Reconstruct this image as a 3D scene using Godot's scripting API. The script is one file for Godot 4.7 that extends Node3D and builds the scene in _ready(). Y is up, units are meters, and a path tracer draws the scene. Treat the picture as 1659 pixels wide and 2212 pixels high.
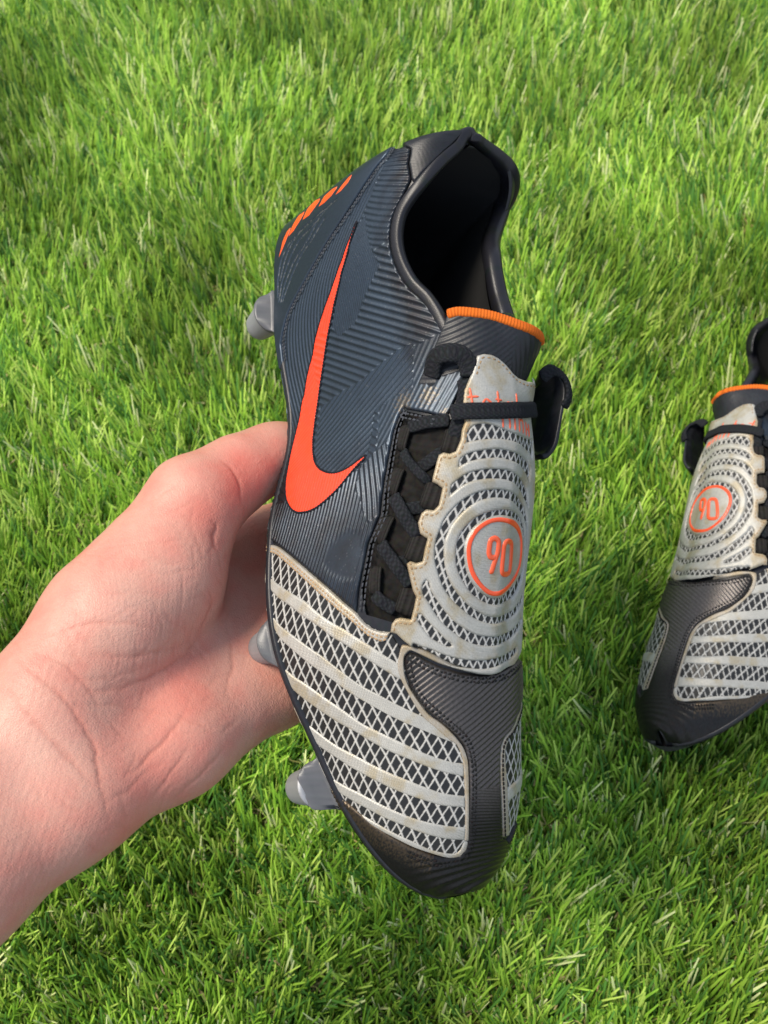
extends Node3D
# A worn football boot held in a left hand above artificial turf; its pair lies on the turf.
# Boot shapes are laid out on a lofted last: u = millimetres across from the mid line, v = millimetres from heel to toe.

const KNOTS: Array[float] = [0.0, 0.08, 0.2, 0.35, 0.5, 0.65, 0.8, 0.92, 1.0]
const LAST := {
	"xc": [1.26, 7.04, 2.53, 1.5, -1.44, -0.09, 7.41, 13.47, 19.15],
	"w": [38.43, 35.19, 31.25, 29.0, 40.3, 45.18, 39.84, 34.65, 33.47],
	"h": [91.72, 94.12, 90.19, 91.93, 84.67, 63.41, 46.33, 30.02, 11.72],
	"y0": [11.97, 7.18, 3.32, 1.62, 0.99, 1.16, 3.0, 6.65, 8.19],
	"p": [0.67, 0.55, 0.51, 0.54, 0.62, 0.69, 0.75, 0.8, 0.79],
	"q": [0.58, 0.51, 0.51, 0.56, 0.72, 0.9, 0.94, 0.92, 0.88],
	"tap": [-0.1, -0.02, 0.11, 0.22, 0.2, 0.17, 0.14, 0.08, 0.04],
	"skew": [-0.29, -1.0, -1.34, 4.02, 9.15, 8.56, 5.77, 2.0, -1.96],
	"bend": [0.19, 0.01, -0.07, -0.08, -0.06, -0.02, -0.01, -0.05, -0.15],
}
const LONG := 285.0
const NV := 260
const NS := 150
# outlines on the last, tenths of a millimetre: u, v, u, v, ...
const LINES := {
	"seam": [-358, 136, -388, 192, -440, 234, -491, 277, -549, 317, -616, 351, -682, 378, -755, 412, -824, 449, -889, 485, -945, 517, -984, 552, -1027, 627, -1026, 650, -1027, 710],
	"stripe0": [-561, 157, -587, 162, -631, 185, -672, 210, -637, 215, -590, 200, -572, 182],
	"stripe1": [-653, 159, -687, 143, -744, 147, -788, 189, -746, 197, -695, 192, -663, 173],
	"stripe2": [-774, 133, -818, 101, -869, 120, -909, 178, -860, 187, -818, 172, -784, 154],
	"stripe3": [-897, 124, -944, 113, -990, 152, -1028, 195, -983, 191, -931, 167, -902, 144],
	"stripe4": [-1005, 153, -1035, 155, -1074, 189, -1109, 254, -1086, 237, -1051, 208, -1020, 177],
	"groove0": [-668, 240, -841, 228, -1007, 230, -1074, 261, -1101, 340, -1077, 421],
	"groove1": [-729, 239, -841, 261, -932, 266, -1008, 307, -1061, 376, -1060, 446],
	"groove2": [-787, 251, -865, 304, -967, 334, -1026, 392, -1041, 458],
	"groove3": [-747, 281, -835, 319, -922, 346, -991, 409, -1025, 462],
	"groove4": [-926, 225, -992, 244, -1048, 286, -1082, 356],
	"quarter_bottom": [-1037, 1442, -953, 1494, -861, 1552, -773, 1611, -687, 1669, -609, 1724, -540, 1775, -505, 1802, -484, 1822],
	"quarter_right": [-484, 1822, -483, 1795, -486, 1743, -484, 1674, -483, 1605, -453, 1525, -457, 1468, -454, 1410, -443, 1321, -429, 1245, -407, 1204, -383, 1179, -377, 1190, -330, 1215, -285, 1239, -247, 1260, -216, 1271, -200, 1259, -183, 1229, -153, 1181, -140, 1150, -148, 1122, -169, 1080],
	"rim_lat": [-169, 1080, -178, 1035, -199, 972, -223, 905, -246, 846, -286, 785, -314, 706, -328, 633, -329, 557, -321, 496, -293, 445, -252, 403, -197, 327, -129, 220, -19, 17],
	"rim_inner": [-138, 1054, -163, 1005, -198, 930, -207, 876, -229, 817, -264, 744, -279, 672, -282, 603, -276, 539, -258, 481, -221, 443, -177, 389, -125, 308, -69, 224, -18, 71],
	"rim_med": [43, 3, 96, 36, 157, 97, 206, 164, 265, 200, 339, 251, 397, 282, 403, 354, 322, 474, 232, 614, 213, 708, 207, 793, 191, 865, 183, 924],
	"tabseam": [-290, 221, -295, 305, -269, 381],
	"swoosh": [-518, 417, -531, 426, -538, 443, -552, 465, -567, 487, -585, 518, -606, 542, -630, 571, -656, 596, -684, 620, -714, 644, -746, 671, -799, 721, -834, 769, -872, 807, -902, 845, -925, 887, -949, 918, -969, 970, -985, 1013, -999, 1062, -1006, 1117, -1004, 1169, -999, 1218, -988, 1260, -970, 1303, -948, 1336, -912, 1373, -874, 1397, -846, 1406, -805, 1414, -767, 1413, -732, 1405, -698, 1393, -669, 1380, -641, 1363, -610, 1341, -579, 1323, -545, 1303, -573, 1305, -606, 1313, -641, 1317, -683, 1314, -723, 1301, -763, 1279, -801, 1249, -832, 1209, -852, 1163, -864, 1112, -866, 1073, -863, 1025, -856, 991, -842, 948, -827, 910, -805, 869, -782, 832, -764, 804, -739, 768, -711, 732, -671, 684, -652, 658, -631, 634, -604, 599, -589, 571, -574, 551, -561, 527, -549, 497, -541, 468, -531, 450, -521, 425],
	"zone_fine": [-567, 367, -511, 424, -394, 640, -579, 773, -693, 715, -536, 450, -645, 787, -706, 734],
	"zone_diag": [-836, 981, -572, 985, -512, 974, -403, 962, -327, 966, -343, 1128, -433, 1125, -520, 1143, -535, 1299, -573, 1305, -683, 1316, -787, 1263, -857, 1153],
	"smooth_patch": [-623, 1566, -585, 1555, -528, 1575, -507, 1627, -519, 1697, -559, 1689, -626, 1651, -660, 1620, -647, 1583],
	"border_top": [-1033, 1459, -953, 1496, -859, 1556, -771, 1614, -686, 1672, -608, 1727, -538, 1781, -484, 1822, -453, 1855, -420, 1882, -385, 1899, -348, 1908],
	"border_bot": [-1020, 1497, -944, 1530, -850, 1592, -756, 1656, -673, 1716, -598, 1772, -532, 1823, -492, 1854, -454, 1887, -426, 1910, -381, 1935, -361, 1929],
	"band1_top": [-973, 1589, -906, 1633, -815, 1685, -733, 1729, -656, 1784, -593, 1826, -528, 1865, -472, 1904, -419, 1940, -369, 1978, -327, 2008, -296, 2039],
	"band1_bot": [-945, 1642, -885, 1687, -803, 1735, -728, 1784, -648, 1833, -584, 1881, -526, 1918, -472, 1957, -420, 1995, -371, 2030, -330, 2060, -309, 2071],
	"band2_top": [-886, 1751, -829, 1797, -762, 1841, -693, 1888, -642, 1924, -651, 1915, -603, 1952, -534, 2008, -469, 2059, -402, 2101, -338, 2143, -275, 2181, -238, 2202],
	"band2_bot": [-862, 1800, -837, 1830, -798, 1864, -754, 1897, -707, 1934, -642, 1982, -576, 2029, -510, 2081, -441, 2128, -362, 2180, -298, 2218, -235, 2252, -172, 2287, -133, 2305],
	"band3_top": [-788, 1957, -756, 1983, -695, 2022, -623, 2075, -545, 2132, -470, 2189, -397, 2232, -322, 2276, -259, 2314, -196, 2346, -145, 2367, -100, 2378],
	"band3_bot": [-775, 2013, -762, 2032, -718, 2069, -645, 2122, -570, 2174, -497, 2218, -436, 2260, -368, 2302, -303, 2336, -240, 2370, -177, 2400, -100, 2427],
	"band4_top": [-742, 2120, -719, 2149, -661, 2195, -588, 2247, -511, 2290, -439, 2333, -371, 2372, -306, 2406, -243, 2440, -180, 2470, -100, 2492],
	"band4_bot": [-724, 2178, -699, 2211, -656, 2250, -591, 2292, -520, 2339, -448, 2382, -375, 2425, -309, 2459, -245, 2489, -181, 2516, -98, 2535],
	"band5_top": [-661, 2309, -633, 2346, -580, 2382, -497, 2426, -425, 2468, -355, 2507, -288, 2541, -222, 2568, -156, 2590, -91, 2605],
	"band5_bot": [-642, 2362, -596, 2410, -533, 2451, -467, 2488, -403, 2525, -333, 2560, -264, 2596, -205, 2622, -151, 2641, -88, 2655],
	"band6_top": [-614, 2408, -557, 2457, -495, 2502, -429, 2543, -356, 2586, -283, 2626, -221, 2662, -165, 2685, -128, 2695, -105, 2690, -96, 2668, -93, 2655],
	"band6_bot": [-610, 2421, -559, 2470, -497, 2518, -430, 2561, -355, 2604, -281, 2646, -210, 2679, -152, 2704, -114, 2713, -83, 2705, -71, 2681, -72, 2659],
	"frame_out": [-72, 2659, -81, 2574, -83, 2489, -82, 2405, -85, 2363, -102, 2319, -137, 2273, -179, 2231, -220, 2197, -252, 2152, -283, 2100, -297, 2058, -300, 2018, -295, 1992, -273, 1979, -223, 2007, -169, 2037, -99, 2064],
	"frame_in": [-93, 2655, -98, 2572, -101, 2486, -103, 2402, -106, 2360, -125, 2312, -159, 2285, -201, 2244, -242, 2202, -273, 2153, -298, 2101, -315, 2063, -324, 2026, -321, 2003, -315, 1977, -302, 1956, -222, 1982, -168, 2008, -97, 2037],
	"toe_left": [-99, 2072, -170, 2046, -223, 2016, -250, 1994, -277, 1984, -295, 1993, -299, 2012, -297, 2044, -283, 2097, -258, 2146, -219, 2191, -173, 2237, -124, 2283, -96, 2321, -83, 2376, -82, 2431, -84, 2499, -86, 2568, -78, 2640, -81, 2686, -104, 2706, -156, 2703, -217, 2681, -296, 2641, -377, 2591, -458, 2533, -523, 2478, -590, 2423, -623, 2391],
	"toe_top": [-99, 2072, -10, 2085, 76, 2080, 145, 2062, 218, 2033],
	"toe_right": [250, 2177, 185, 2234, 141, 2276, 96, 2302, 73, 2329, 63, 2371, 60, 2425, 61, 2479, 68, 2554, 82, 2623, 100, 2671, 167, 2692, 202, 2665, 216, 2617],
	"medpanel": [271, 2177, 191, 2241, 141, 2291, 111, 2321, 94, 2360, 94, 2410, 99, 2465, 104, 2521, 118, 2597, 152, 2669, 189, 2641, 231, 2598, 221, 2530],
	"flap_top": [-138, 1188, -124, 1162, -113, 1132, -99, 1098, -78, 1092, -51, 1095, -26, 1104, 3, 1121, 33, 1145, 67, 1158, 105, 1162, 166, 1151, 151, 1134],
	"flap_left": [-341, 1904, -337, 1879, -325, 1866, -308, 1864, -272, 1875, -271, 1872, -264, 1842, -259, 1808, -271, 1788, -285, 1752, -305, 1702, -294, 1696, -272, 1705, -252, 1703, -250, 1667, -246, 1639, -260, 1630, -273, 1621, -287, 1587, -279, 1560, -264, 1552, -238, 1559, -224, 1547, -218, 1499, -235, 1485, -254, 1474, -253, 1460, -243, 1418, -236, 1397, -220, 1392, -200, 1400, -181, 1396, -166, 1364, -162, 1334, -153, 1312, -155, 1291, -155, 1243, -150, 1210],
	"flap_bottom": [160, 2058, 129, 2064, 57, 2077, 7, 2082, -43, 2076, -92, 2062, -137, 2045, -180, 2020, -223, 1991, -266, 1965, -295, 1939, -319, 1914],
	"w1_top": [-145, 1342, -133, 1330, -119, 1323, -98, 1321, -65, 1325, -27, 1335, 44, 1347, 125, 1348, 196, 1339],
	"w1_bot": [-146, 1373, -119, 1370, -82, 1367, -39, 1365, 17, 1367, 82, 1374, 139, 1388, 165, 1405],
	"w2_top": [-166, 1421, -142, 1409, -113, 1404, -74, 1400, -34, 1398, 19, 1402, 76, 1409, 126, 1421, 154, 1441],
	"w2_bot": [-171, 1443, -142, 1432, -112, 1427, -73, 1424, -33, 1422, 20, 1427, 71, 1436, 123, 1455, 149, 1479],
	"w3_top": [-188, 1494, -169, 1480, -140, 1466, -110, 1461, -78, 1458, -34, 1457, 14, 1460, 63, 1472, 117, 1492, 144, 1518],
	"w3_bot": [-191, 1522, -177, 1512, -155, 1498, -126, 1489, -92, 1485, -54, 1483, -14, 1483, 34, 1490, 90, 1508, 135, 1534, 163, 1554],
	"wa_out": [-206, 1613, -200, 1592, -185, 1572, -161, 1550, -127, 1531, -93, 1521, -52, 1516, -13, 1515, 24, 1519, 82, 1534, 136, 1560, 168, 1589, 242, 1715, 285, 1766, 244, 1834, 198, 1866, 163, 1889, 110, 1907, 31, 1914, -19, 1907, -63, 1890, -103, 1862, -138, 1831, -168, 1795, -189, 1755, -207, 1714, -214, 1687, -216, 1645],
	"ringb_out": [-176, 1611, -156, 1586, -128, 1563, -93, 1546, -49, 1538, -8, 1537, 36, 1542, 93, 1560, 145, 1585, 176, 1617, 228, 1712, 285, 1766, 233, 1815, 188, 1852, 138, 1881, 66, 1894, 13, 1893, -27, 1883, -78, 1855, -118, 1819, -149, 1781, -172, 1738, -185, 1695, -190, 1659, -187, 1641],
	"ringb_in": [-147, 1683, -147, 1660, -140, 1635, -121, 1611, -94, 1592, -58, 1580, -16, 1573, 25, 1571, 84, 1580, 133, 1600, 159, 1624, 182, 1662, 198, 1705, 206, 1749, 193, 1778, 171, 1809, 134, 1837, 76, 1851, 19, 1853, -22, 1843, -64, 1822, -97, 1790, -123, 1756, -140, 1720],
	"badge": [-121, 1685, -121, 1657, -111, 1632, -90, 1612, -61, 1598, -24, 1588, 12, 1586, 67, 1592, 119, 1603, 147, 1625, 165, 1656, 183, 1695, 188, 1736, 168, 1772, 133, 1802, 79, 1827, 25, 1834, -16, 1826, -56, 1803, -87, 1771, -108, 1733],
	"ring_out": [-116, 1684, -115, 1656, -105, 1631, -84, 1612, -55, 1598, -20, 1592, 17, 1593, 69, 1600, 112, 1616, 139, 1644, 156, 1683, 160, 1730, 144, 1767, 112, 1799, 61, 1819, 19, 1824, -18, 1817, -54, 1793, -85, 1762, -104, 1727],
	"ring_in": [-101, 1685, -101, 1662, -91, 1639, -73, 1622, -45, 1609, -13, 1605, 20, 1607, 62, 1616, 105, 1632, 132, 1655, 145, 1692, 148, 1730, 132, 1762, 102, 1787, 57, 1803, 17, 1809, -13, 1803, -45, 1783, -74, 1752, -92, 1719],
	"nine": [-15, 1756, -10, 1739, -6, 1723, -2, 1707, 2, 1690, 1, 1671, -3, 1659, -15, 1652, -26, 1652, -36, 1658, -37, 1674, -35, 1692, -27, 1704, -11, 1707, 0, 1703],
	"zero": [46, 1659, 65, 1663, 74, 1677, 82, 1704, 88, 1731, 87, 1752, 71, 1758, 48, 1756, 36, 1748, 32, 1729, 29, 1702, 26, 1675, 32, 1662],
	"wd": [-232, 1761, -214, 1793, -187, 1832, -159, 1868, -126, 1903, -88, 1929, -48, 1949, 1, 1957, 54, 1957, 129, 1949, 179, 1927, 233, 1896, 249, 1906, 210, 1928, 165, 1955, 123, 1973, 52, 1984, 0, 1985, -49, 1978, -89, 1963, -125, 1937, -164, 1902, -194, 1864, -216, 1828, -238, 1798],
	"we": [-245, 1861, -222, 1883, -199, 1909, -175, 1934, -155, 1957, -138, 1973, -153, 1974, -179, 1959, -204, 1942, -227, 1913, -248, 1882],
	"wf": [-264, 1951, -237, 1966, -208, 1978, -165, 2001, -121, 2018, -74, 2029, -22, 2033, 28, 2029, 100, 2023, 151, 2009, 182, 1998, 176, 2015, 131, 2037, 60, 2050, 4, 2058, -41, 2058, -92, 2050, -137, 2040, -172, 2024, -208, 2001, -237, 1986, -265, 1967],
	"tongue_tip": [-176, 925, -137, 927, -92, 939, -30, 957, 15, 975, 60, 992, 112, 1004, 150, 1001, 165, 1001],
	"tongue_right": [165, 1018, 180, 1034, 180, 1067, 196, 1101],
	"lace_cross": [-172, 1280, -146, 1280, -99, 1284, -33, 1280, 72, 1266, 181, 1236, 181, 1219],
	"lace_toploop": [-262, 1121, -245, 1095, -218, 1073, -179, 1076, -146, 1090, -128, 1125, -126, 1165],
	"lace_drop": [-145, 1166, -145, 1208, -156, 1251, -167, 1289, -180, 1326, -188, 1352],
	"lace_a": [-373, 1255, -320, 1265, -271, 1272, -203, 1285],
	"lace_b": [-384, 1336, -353, 1382, -314, 1427, -267, 1471],
	"lace_c": [-409, 1476, -371, 1523, -325, 1580, -282, 1627],
	"lace_d": [-427, 1618, -380, 1667, -325, 1725, -284, 1772],
	"lace_e": [-424, 1774, -376, 1812, -331, 1841],
	"lace_f": [-185, 1372, -237, 1384, -290, 1403, -336, 1414],
	"lace_g": [-239, 1545, -284, 1540, -330, 1534, -387, 1532],
	"lace_h": [-254, 1701, -308, 1696, -372, 1692],
	"loopL": [-391, 1284, -415, 1428, -434, 1574, -432, 1731],
	"loopR": [-193, 1361, -254, 1515, -280, 1665, -292, 1821],
	"gap_front": [-481, 1824, -457, 1849, -420, 1879, -385, 1898, -348, 1907],
}

var tp := PackedVector3Array()
var tn := PackedVector3Array()
var row_len := PackedFloat32Array()
var sp := Vector3.ZERO
var sn := Vector3.UP
var side := 1.0
var fine := 1.0
var taken := {}
var mats := {}
var grain := FastNoiseLite.new()
var blotch := FastNoiseLite.new()


func _ready() -> void:
	var pitch := deg_to_rad(66.0)
	var eye := Vector3(0.0, 0.596, 0.0)
	var look := Basis(Vector3.RIGHT, Vector3(0, cos(pitch), -sin(pitch)), Vector3(0, sin(pitch), cos(pitch)))
	var camera := Camera3D.new()
	camera.name = "camera"
	camera.fov = 55.0
	camera.near = 0.02
	camera.far = 60.0
	camera.transform = Transform3D(look, eye)
	var lens := CameraAttributesPhysical.new()
	lens.frustum_focal_length = 23.05
	lens.frustum_focus_distance = 0.385
	lens.exposure_aperture = 12.0
	camera.attributes = lens
	add_child(camera)
	camera.fov = 55.0
	camera.current = true
	_sky_and_sun()
	_materials()
	grain.seed = 7
	grain.frequency = 0.35
	blotch.seed = 21
	blotch.frequency = 0.045
	blotch.fractal_octaves = 3
	_lawn()
	_build_last()
	var held_axes := look * Basis(Vector3(0.804, -0.0443, -0.5929), Vector3(0.5789, 0.2859, 0.7637), Vector3(0.1357, -0.9572, 0.2555)).orthonormalized()
	var held_at := Transform3D(look, eye) * (Vector3(11.23, 0.7, 19.34 - 393.0) * 0.001)
	side = 1.0
	fine = 1.0
	var held := _boot("football_boot", "worn black and silver football boot held up in the bare hand", "orange")
	held.transform = Transform3D(held_axes, held_at - held_axes * (Vector3(0, 40, 142.5) * 0.001))
	_hand(Transform3D(look, eye + look * Vector3(0, 0, -0.393)))
	side = -1.0
	fine = 1.8
	var lying_axes := look * Basis(Vector3.BACK, deg_to_rad(-2.0)) * Basis(Vector3(0.5754, 0.1232, 0.8086), Vector3(-0.6258, 0.7028, 0.3383), Vector3(-0.5266, -0.7006, 0.4814)).orthonormalized()
	var lying_at := Transform3D(look, eye) * (Vector3(221.0, -4.5, -178.12 - 393.0) * 0.001)
	var lying := _boot("football_boot", "second black and silver boot lying on the grass at the right edge", "orange")
	lying.transform = Transform3D(lying_axes, lying_at - lying_axes * (Vector3(0, 40, 142.5) * 0.001))


# ---------- light, sky and turf ----------

func _sky_and_sun() -> void:
	var world := WorldEnvironment.new()
	world.name = "world_environment"
	var env := Environment.new()
	env.background_mode = Environment.BG_SKY
	var sky := Sky.new()
	var sm := ProceduralSkyMaterial.new()
	sm.sky_top_color = Color(0.66, 0.73, 0.83)
	sm.sky_horizon_color = Color(0.95, 0.955, 0.96)
	sm.sky_curve = 0.18
	sm.sky_energy_multiplier = 0.95
	sm.ground_bottom_color = Color(0.16, 0.22, 0.10)
	sm.ground_horizon_color = Color(0.55, 0.6, 0.5)
	sky.sky_material = sm
	env.sky = sky
	env.tonemap_mode = Environment.TONE_MAPPER_LINEAR
	env.tonemap_exposure = 1.42
	env.sdfgi_enabled = true
	env.ssao_enabled = true
	env.ssil_enabled = true
	world.environment = env
	add_child(world)
	var sun := DirectionalLight3D.new()
	sun.name = "sun"
	sun.light_color = Color(1.0, 0.96, 0.9)
	sun.light_energy = 1.05
	sun.light_angular_distance = 20.0
	sun.shadow_enabled = true
	add_child(sun)
	sun.look_at_from_position(Vector3(-0.70, 1.13, -0.21), Vector3.ZERO)


func _material(key: String, rough: float, spec: float, use_vertex := true) -> StandardMaterial3D:
	var m := StandardMaterial3D.new()
	m.resource_name = key
	m.roughness = rough
	m.metallic_specular = spec
	m.vertex_color_use_as_albedo = use_vertex
	mats[key] = m
	return m


func _tile_normals(size: int, strength: float, f: Callable) -> ImageTexture:
	var img := Image.create(size, size, false, Image.FORMAT_RGB8)
	for y in size:
		for x in size:
			var h: float = f.call(float(x) / size, float(y) / size)
			img.set_pixel(x, y, Color(h, h, h))
	img.bump_map_to_normal_map(strength)
	return ImageTexture.create_from_image(img)


func _triplanar(m: StandardMaterial3D, tex: Texture2D, tile_mm: float, strength: float) -> void:
	m.normal_enabled = true
	m.normal_texture = tex
	m.normal_scale = strength
	m.uv1_triplanar = true
	m.uv1_scale = Vector3.ONE * (1000.0 / tile_mm)


func _noise_normals(freq: float, kind: int, bump: float) -> NoiseTexture2D:
	var n := FastNoiseLite.new()
	n.seed = 11
	n.noise_type = kind
	n.frequency = freq
	n.fractal_octaves = 3
	var t := NoiseTexture2D.new()
	t.width = 256
	t.height = 256
	t.seamless = true
	t.as_normal_map = true
	t.bump_strength = bump
	t.noise = n
	return t


func _materials() -> void:
	var weave := _tile_normals(128, 3.0, func(x: float, y: float) -> float:
		var a := absf(sin(x * PI * 16.0))
		var b := absf(sin(y * PI * 16.0))
		var over := (int(x * 16.0) + int(y * 16.0)) % 2 == 0
		return 0.25 + 0.6 * (a * (0.6 + 0.4 * b) if over else b * (0.6 + 0.4 * a)))
	var hide := _noise_normals(0.09, FastNoiseLite.TYPE_CELLULAR, 3.0)
	var fuzz := _noise_normals(0.12, FastNoiseLite.TYPE_SIMPLEX, 5.0)
	_triplanar(_material("leather", 0.42, 0.42), hide, 11.0, 0.30)
	var pearl := _material("pearl_leather", 0.39, 0.5)
	pearl.metallic = 0.7
	_triplanar(pearl, hide, 7.0, 0.22)
	_triplanar(_material("smooth_leather", 0.36, 0.40), hide, 9.0, 0.35)
	var cloth := _material("fabric", 0.46, 0.5)
	cloth.metallic = 0.3
	_triplanar(cloth, weave, 9.0, 0.65)
	_triplanar(_material("film", 0.34, 0.42), fuzz, 14.0, 0.12)
	_material("gloss", 0.28, 0.55)
	_triplanar(_material("webbing", 0.85, 0.25), fuzz, 6.0, 0.8)
	_material("thread", 0.75, 0.3)
	_triplanar(_material("lining", 0.8, 0.3), fuzz, 8.0, 0.5)
	var metal := _material("aluminium", 0.58, 0.5)
	metal.metallic = 0.5
	_triplanar(metal, fuzz, 9.0, 0.18)
	_triplanar(_material("plate", 0.4, 0.5), fuzz, 12.0, 0.15)
	var blade := _material("blade", 0.42, 0.45)
	blade.backlight_enabled = true
	blade.backlight = Color(0.35, 0.4, 0.12)
	blade.cull_mode = BaseMaterial3D.CULL_DISABLED
	var skin := _material("skin", 0.44, 0.40)
	var pores := _noise_normals(0.045, FastNoiseLite.TYPE_CELLULAR, 7.0)
	var cells: FastNoiseLite = pores.noise
	cells.cellular_return_type = FastNoiseLite.RETURN_DISTANCE2_SUB
	cells.fractal_octaves = 2
	_triplanar(skin, pores, 10.0, 0.55)
	skin.subsurf_scatter_enabled = true
	skin.subsurf_scatter_strength = 0.05


func _tag(o: Node3D, label: String, category := "", kind := "") -> void:
	if label:
		o.set_meta("label", label)
	if category:
		o.set_meta("category", category)
	if kind:
		o.set_meta("kind", kind)


func _part(called: String, mesh: Mesh, mat: String, parent: Node3D, kind := "") -> MeshInstance3D:
	var o := MeshInstance3D.new()
	o.name = called if parent != self else _numbered(called)
	o.mesh = mesh
	o.material_override = mats[mat]
	if kind:
		o.set_meta("kind", kind)
	parent.add_child(o, true)
	return o


func _numbered(called: String) -> String:
	var k: int = taken.get(called, 0)
	taken[called] = k + 1
	return called if k == 0 else "%s_%03d" % [called, k]


func _lawn() -> void:
	var sheet := PlaneMesh.new()
	sheet.size = Vector2(8, 8)
	var soil := StandardMaterial3D.new()
	soil.resource_name = "turf_backing"
	soil.roughness = 0.95
	var n := FastNoiseLite.new()
	n.seed = 5
	n.frequency = 0.03
	n.fractal_octaves = 4
	var t := NoiseTexture2D.new()
	t.width = 512
	t.height = 512
	t.seamless = true
	t.noise = n
	var ramp := Gradient.new()
	ramp.set_color(0, Color(0.10, 0.15, 0.05))
	ramp.set_color(1, Color(0.24, 0.27, 0.10))
	t.color_ramp = ramp
	soil.albedo_texture = t
	soil.uv1_scale = Vector3.ONE * 24.0
	var ground := MeshInstance3D.new()
	ground.name = "ground"
	ground.mesh = sheet
	ground.material_override = soil
	_tag(ground, "artificial turf backing under the grass blades", "", "structure")
	add_child(ground)
	var rng := RandomNumberGenerator.new()
	rng.seed = 4711
	var patch := FastNoiseLite.new()
	patch.seed = 3
	patch.frequency = 5.5
	# upright blades
	for pass_no in 3:
		var count: int = [54000, 34000, 26000][pass_no]
		var mm := MultiMesh.new()
		mm.transform_format = MultiMesh.TRANSFORM_3D
		mm.use_colors = true
		mm.mesh = [_tuft(0.55), _tuft(0.9), _thatch()][pass_no]
		mm.instance_count = count
		for i in count:
			var z := rng.randf()
			z = 0.2 - 1.15 * z
			var half := 0.36 + 0.22 * clampf(-z, 0.0, 1.0)
			var x := rng.randf_range(-half, half)
			var near := patch.get_noise_2d(x, z)
			var lean := 0.34 + 0.34 * rng.randf() + near * 0.3
			var turn := rng.randfn(0.0, 0.55) + patch.get_noise_2d(x + 3.0, z - 2.0) * 1.1
			var tall := rng.randf_range(0.72, 1.12)
			if pass_no == 2:
				tall = rng.randf_range(0.6, 1.1)
				turn = rng.randf_range(-PI, PI)
				lean = rng.randf_range(-0.2, 0.5)
			var b := Basis(Vector3.UP, turn) * Basis(Vector3.RIGHT, -lean)
			var wide := rng.randf_range(0.8, 1.2)
			b = b * Basis.from_scale(Vector3(wide, tall, wide))
			mm.set_instance_transform(i, Transform3D(b, Vector3(x, 0.0, z)))
			var f := rng.randf()
			var c: Color
			if pass_no == 2:
				c = Color(0.38, 0.28, 0.12).lerp(Color(0.20, 0.22, 0.05), rng.randf())
			elif f < 0.22:
				c = Color(0.075, 0.19, 0.03)
			elif f < 0.50:
				c = Color(0.17, 0.33, 0.03)
			elif f < 0.78:
				c = Color(0.27, 0.44, 0.05)
			elif f < 0.95:
				c = Color(0.39, 0.53, 0.10)
			else:
				c = Color(0.55, 0.60, 0.28)
			mm.set_instance_color(i, c * (rng.randf_range(0.92, 1.34) + near * 0.65))
		var o := MultiMeshInstance3D.new()
		o.name = ["grass", "tall_grass", "grass_thatch"][pass_no]
		o.multimesh = mm
		o.material_override = mats["blade"]
		_tag(o, ["short green artificial grass blades covering the ground", "longer bright green grass blades leaning over the turf", "curled brown thatch fibres low between the grass blades"][pass_no], "", "stuff")
		add_child(o)


func _tuft(reach: float) -> ArrayMesh:
	# three thin creased blades from one stitch of the turf
	var rng := RandomNumberGenerator.new()
	rng.seed = int(reach * 100.0)
	var v := PackedVector3Array()
	var nn := PackedVector3Array()
	var cc := PackedColorArray()
	var ix := PackedInt32Array()
	for k in 3:
		var turn := rng.randfn(0.0, 0.7)
		var foot := Vector3(rng.randf_range(-0.004, 0.004), 0, rng.randf_range(-0.004, 0.004))
		var tall := rng.randf_range(0.028, 0.041) * (1.0 if reach < 0.7 else 1.22)
		var bend := rng.randf_range(0.1, 0.75) * reach
		var wide := rng.randf_range(0.0005, 0.00086)
		var b := Basis(Vector3.UP, turn)
		var tone := rng.randf_range(0.8, 1.2)
		var start := v.size()
		var at := foot
		var dir := Vector3.UP
		for s in 5:
			var f := s / 4.0
			var a := bend * (0.3 + f)
			dir = b * Vector3(0, cos(a), -sin(a))
			var w := wide * (1.0 - 0.45 * pow(f, 3.0))
			var out := b * Vector3.RIGHT
			var nrm := out.cross(dir).normalized()
			v.append(at - out * w)
			v.append(at + nrm * w * 0.45)
			v.append(at + out * w)
			nn.append((nrm - out * 0.5).normalized())
			nn.append(nrm)
			nn.append((nrm + out * 0.5).normalized())
			for q in 3:
				cc.append(Color(tone, tone, tone))
			at += dir * (tall / 4.0)
		for s in 4:
			for q in 2:
				var i := start + s * 3 + q
				ix.append_array([i, i + 3, i + 1, i + 1, i + 3, i + 4])
	return _arrays(v, ix, cc, nn)


func _thatch() -> ArrayMesh:
	var rng := RandomNumberGenerator.new()
	rng.seed = 99
	var v := PackedVector3Array()
	var nn := PackedVector3Array()
	var cc := PackedColorArray()
	var ix := PackedInt32Array()
	for k in 4:
		var at := Vector3(rng.randf_range(-0.006, 0.006), 0.001, rng.randf_range(-0.006, 0.006))
		var yaw := rng.randf_range(-PI, PI)
		var climb := rng.randf_range(0.8, 1.5)
		var start := v.size()
		for s in 7:
			yaw += rng.randf_range(-0.9, 0.9)
			climb += rng.randf_range(-0.7, 0.45)
			var dir := Vector3(cos(yaw) * cos(climb), sin(climb), sin(yaw) * cos(climb))
			var out := dir.cross(Vector3.UP).normalized() * 0.0004
			v.append(at - out)
			v.append(at + out)
			nn.append(Vector3.UP)
			nn.append(Vector3.UP)
			cc.append(Color.WHITE)
			cc.append(Color.WHITE)
			at += dir * 0.0042
		for s in 6:
			var i := start + s * 2
			ix.append_array([i, i + 2, i + 1, i + 1, i + 2, i + 3])
	return _arrays(v, ix, cc, nn)


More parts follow.
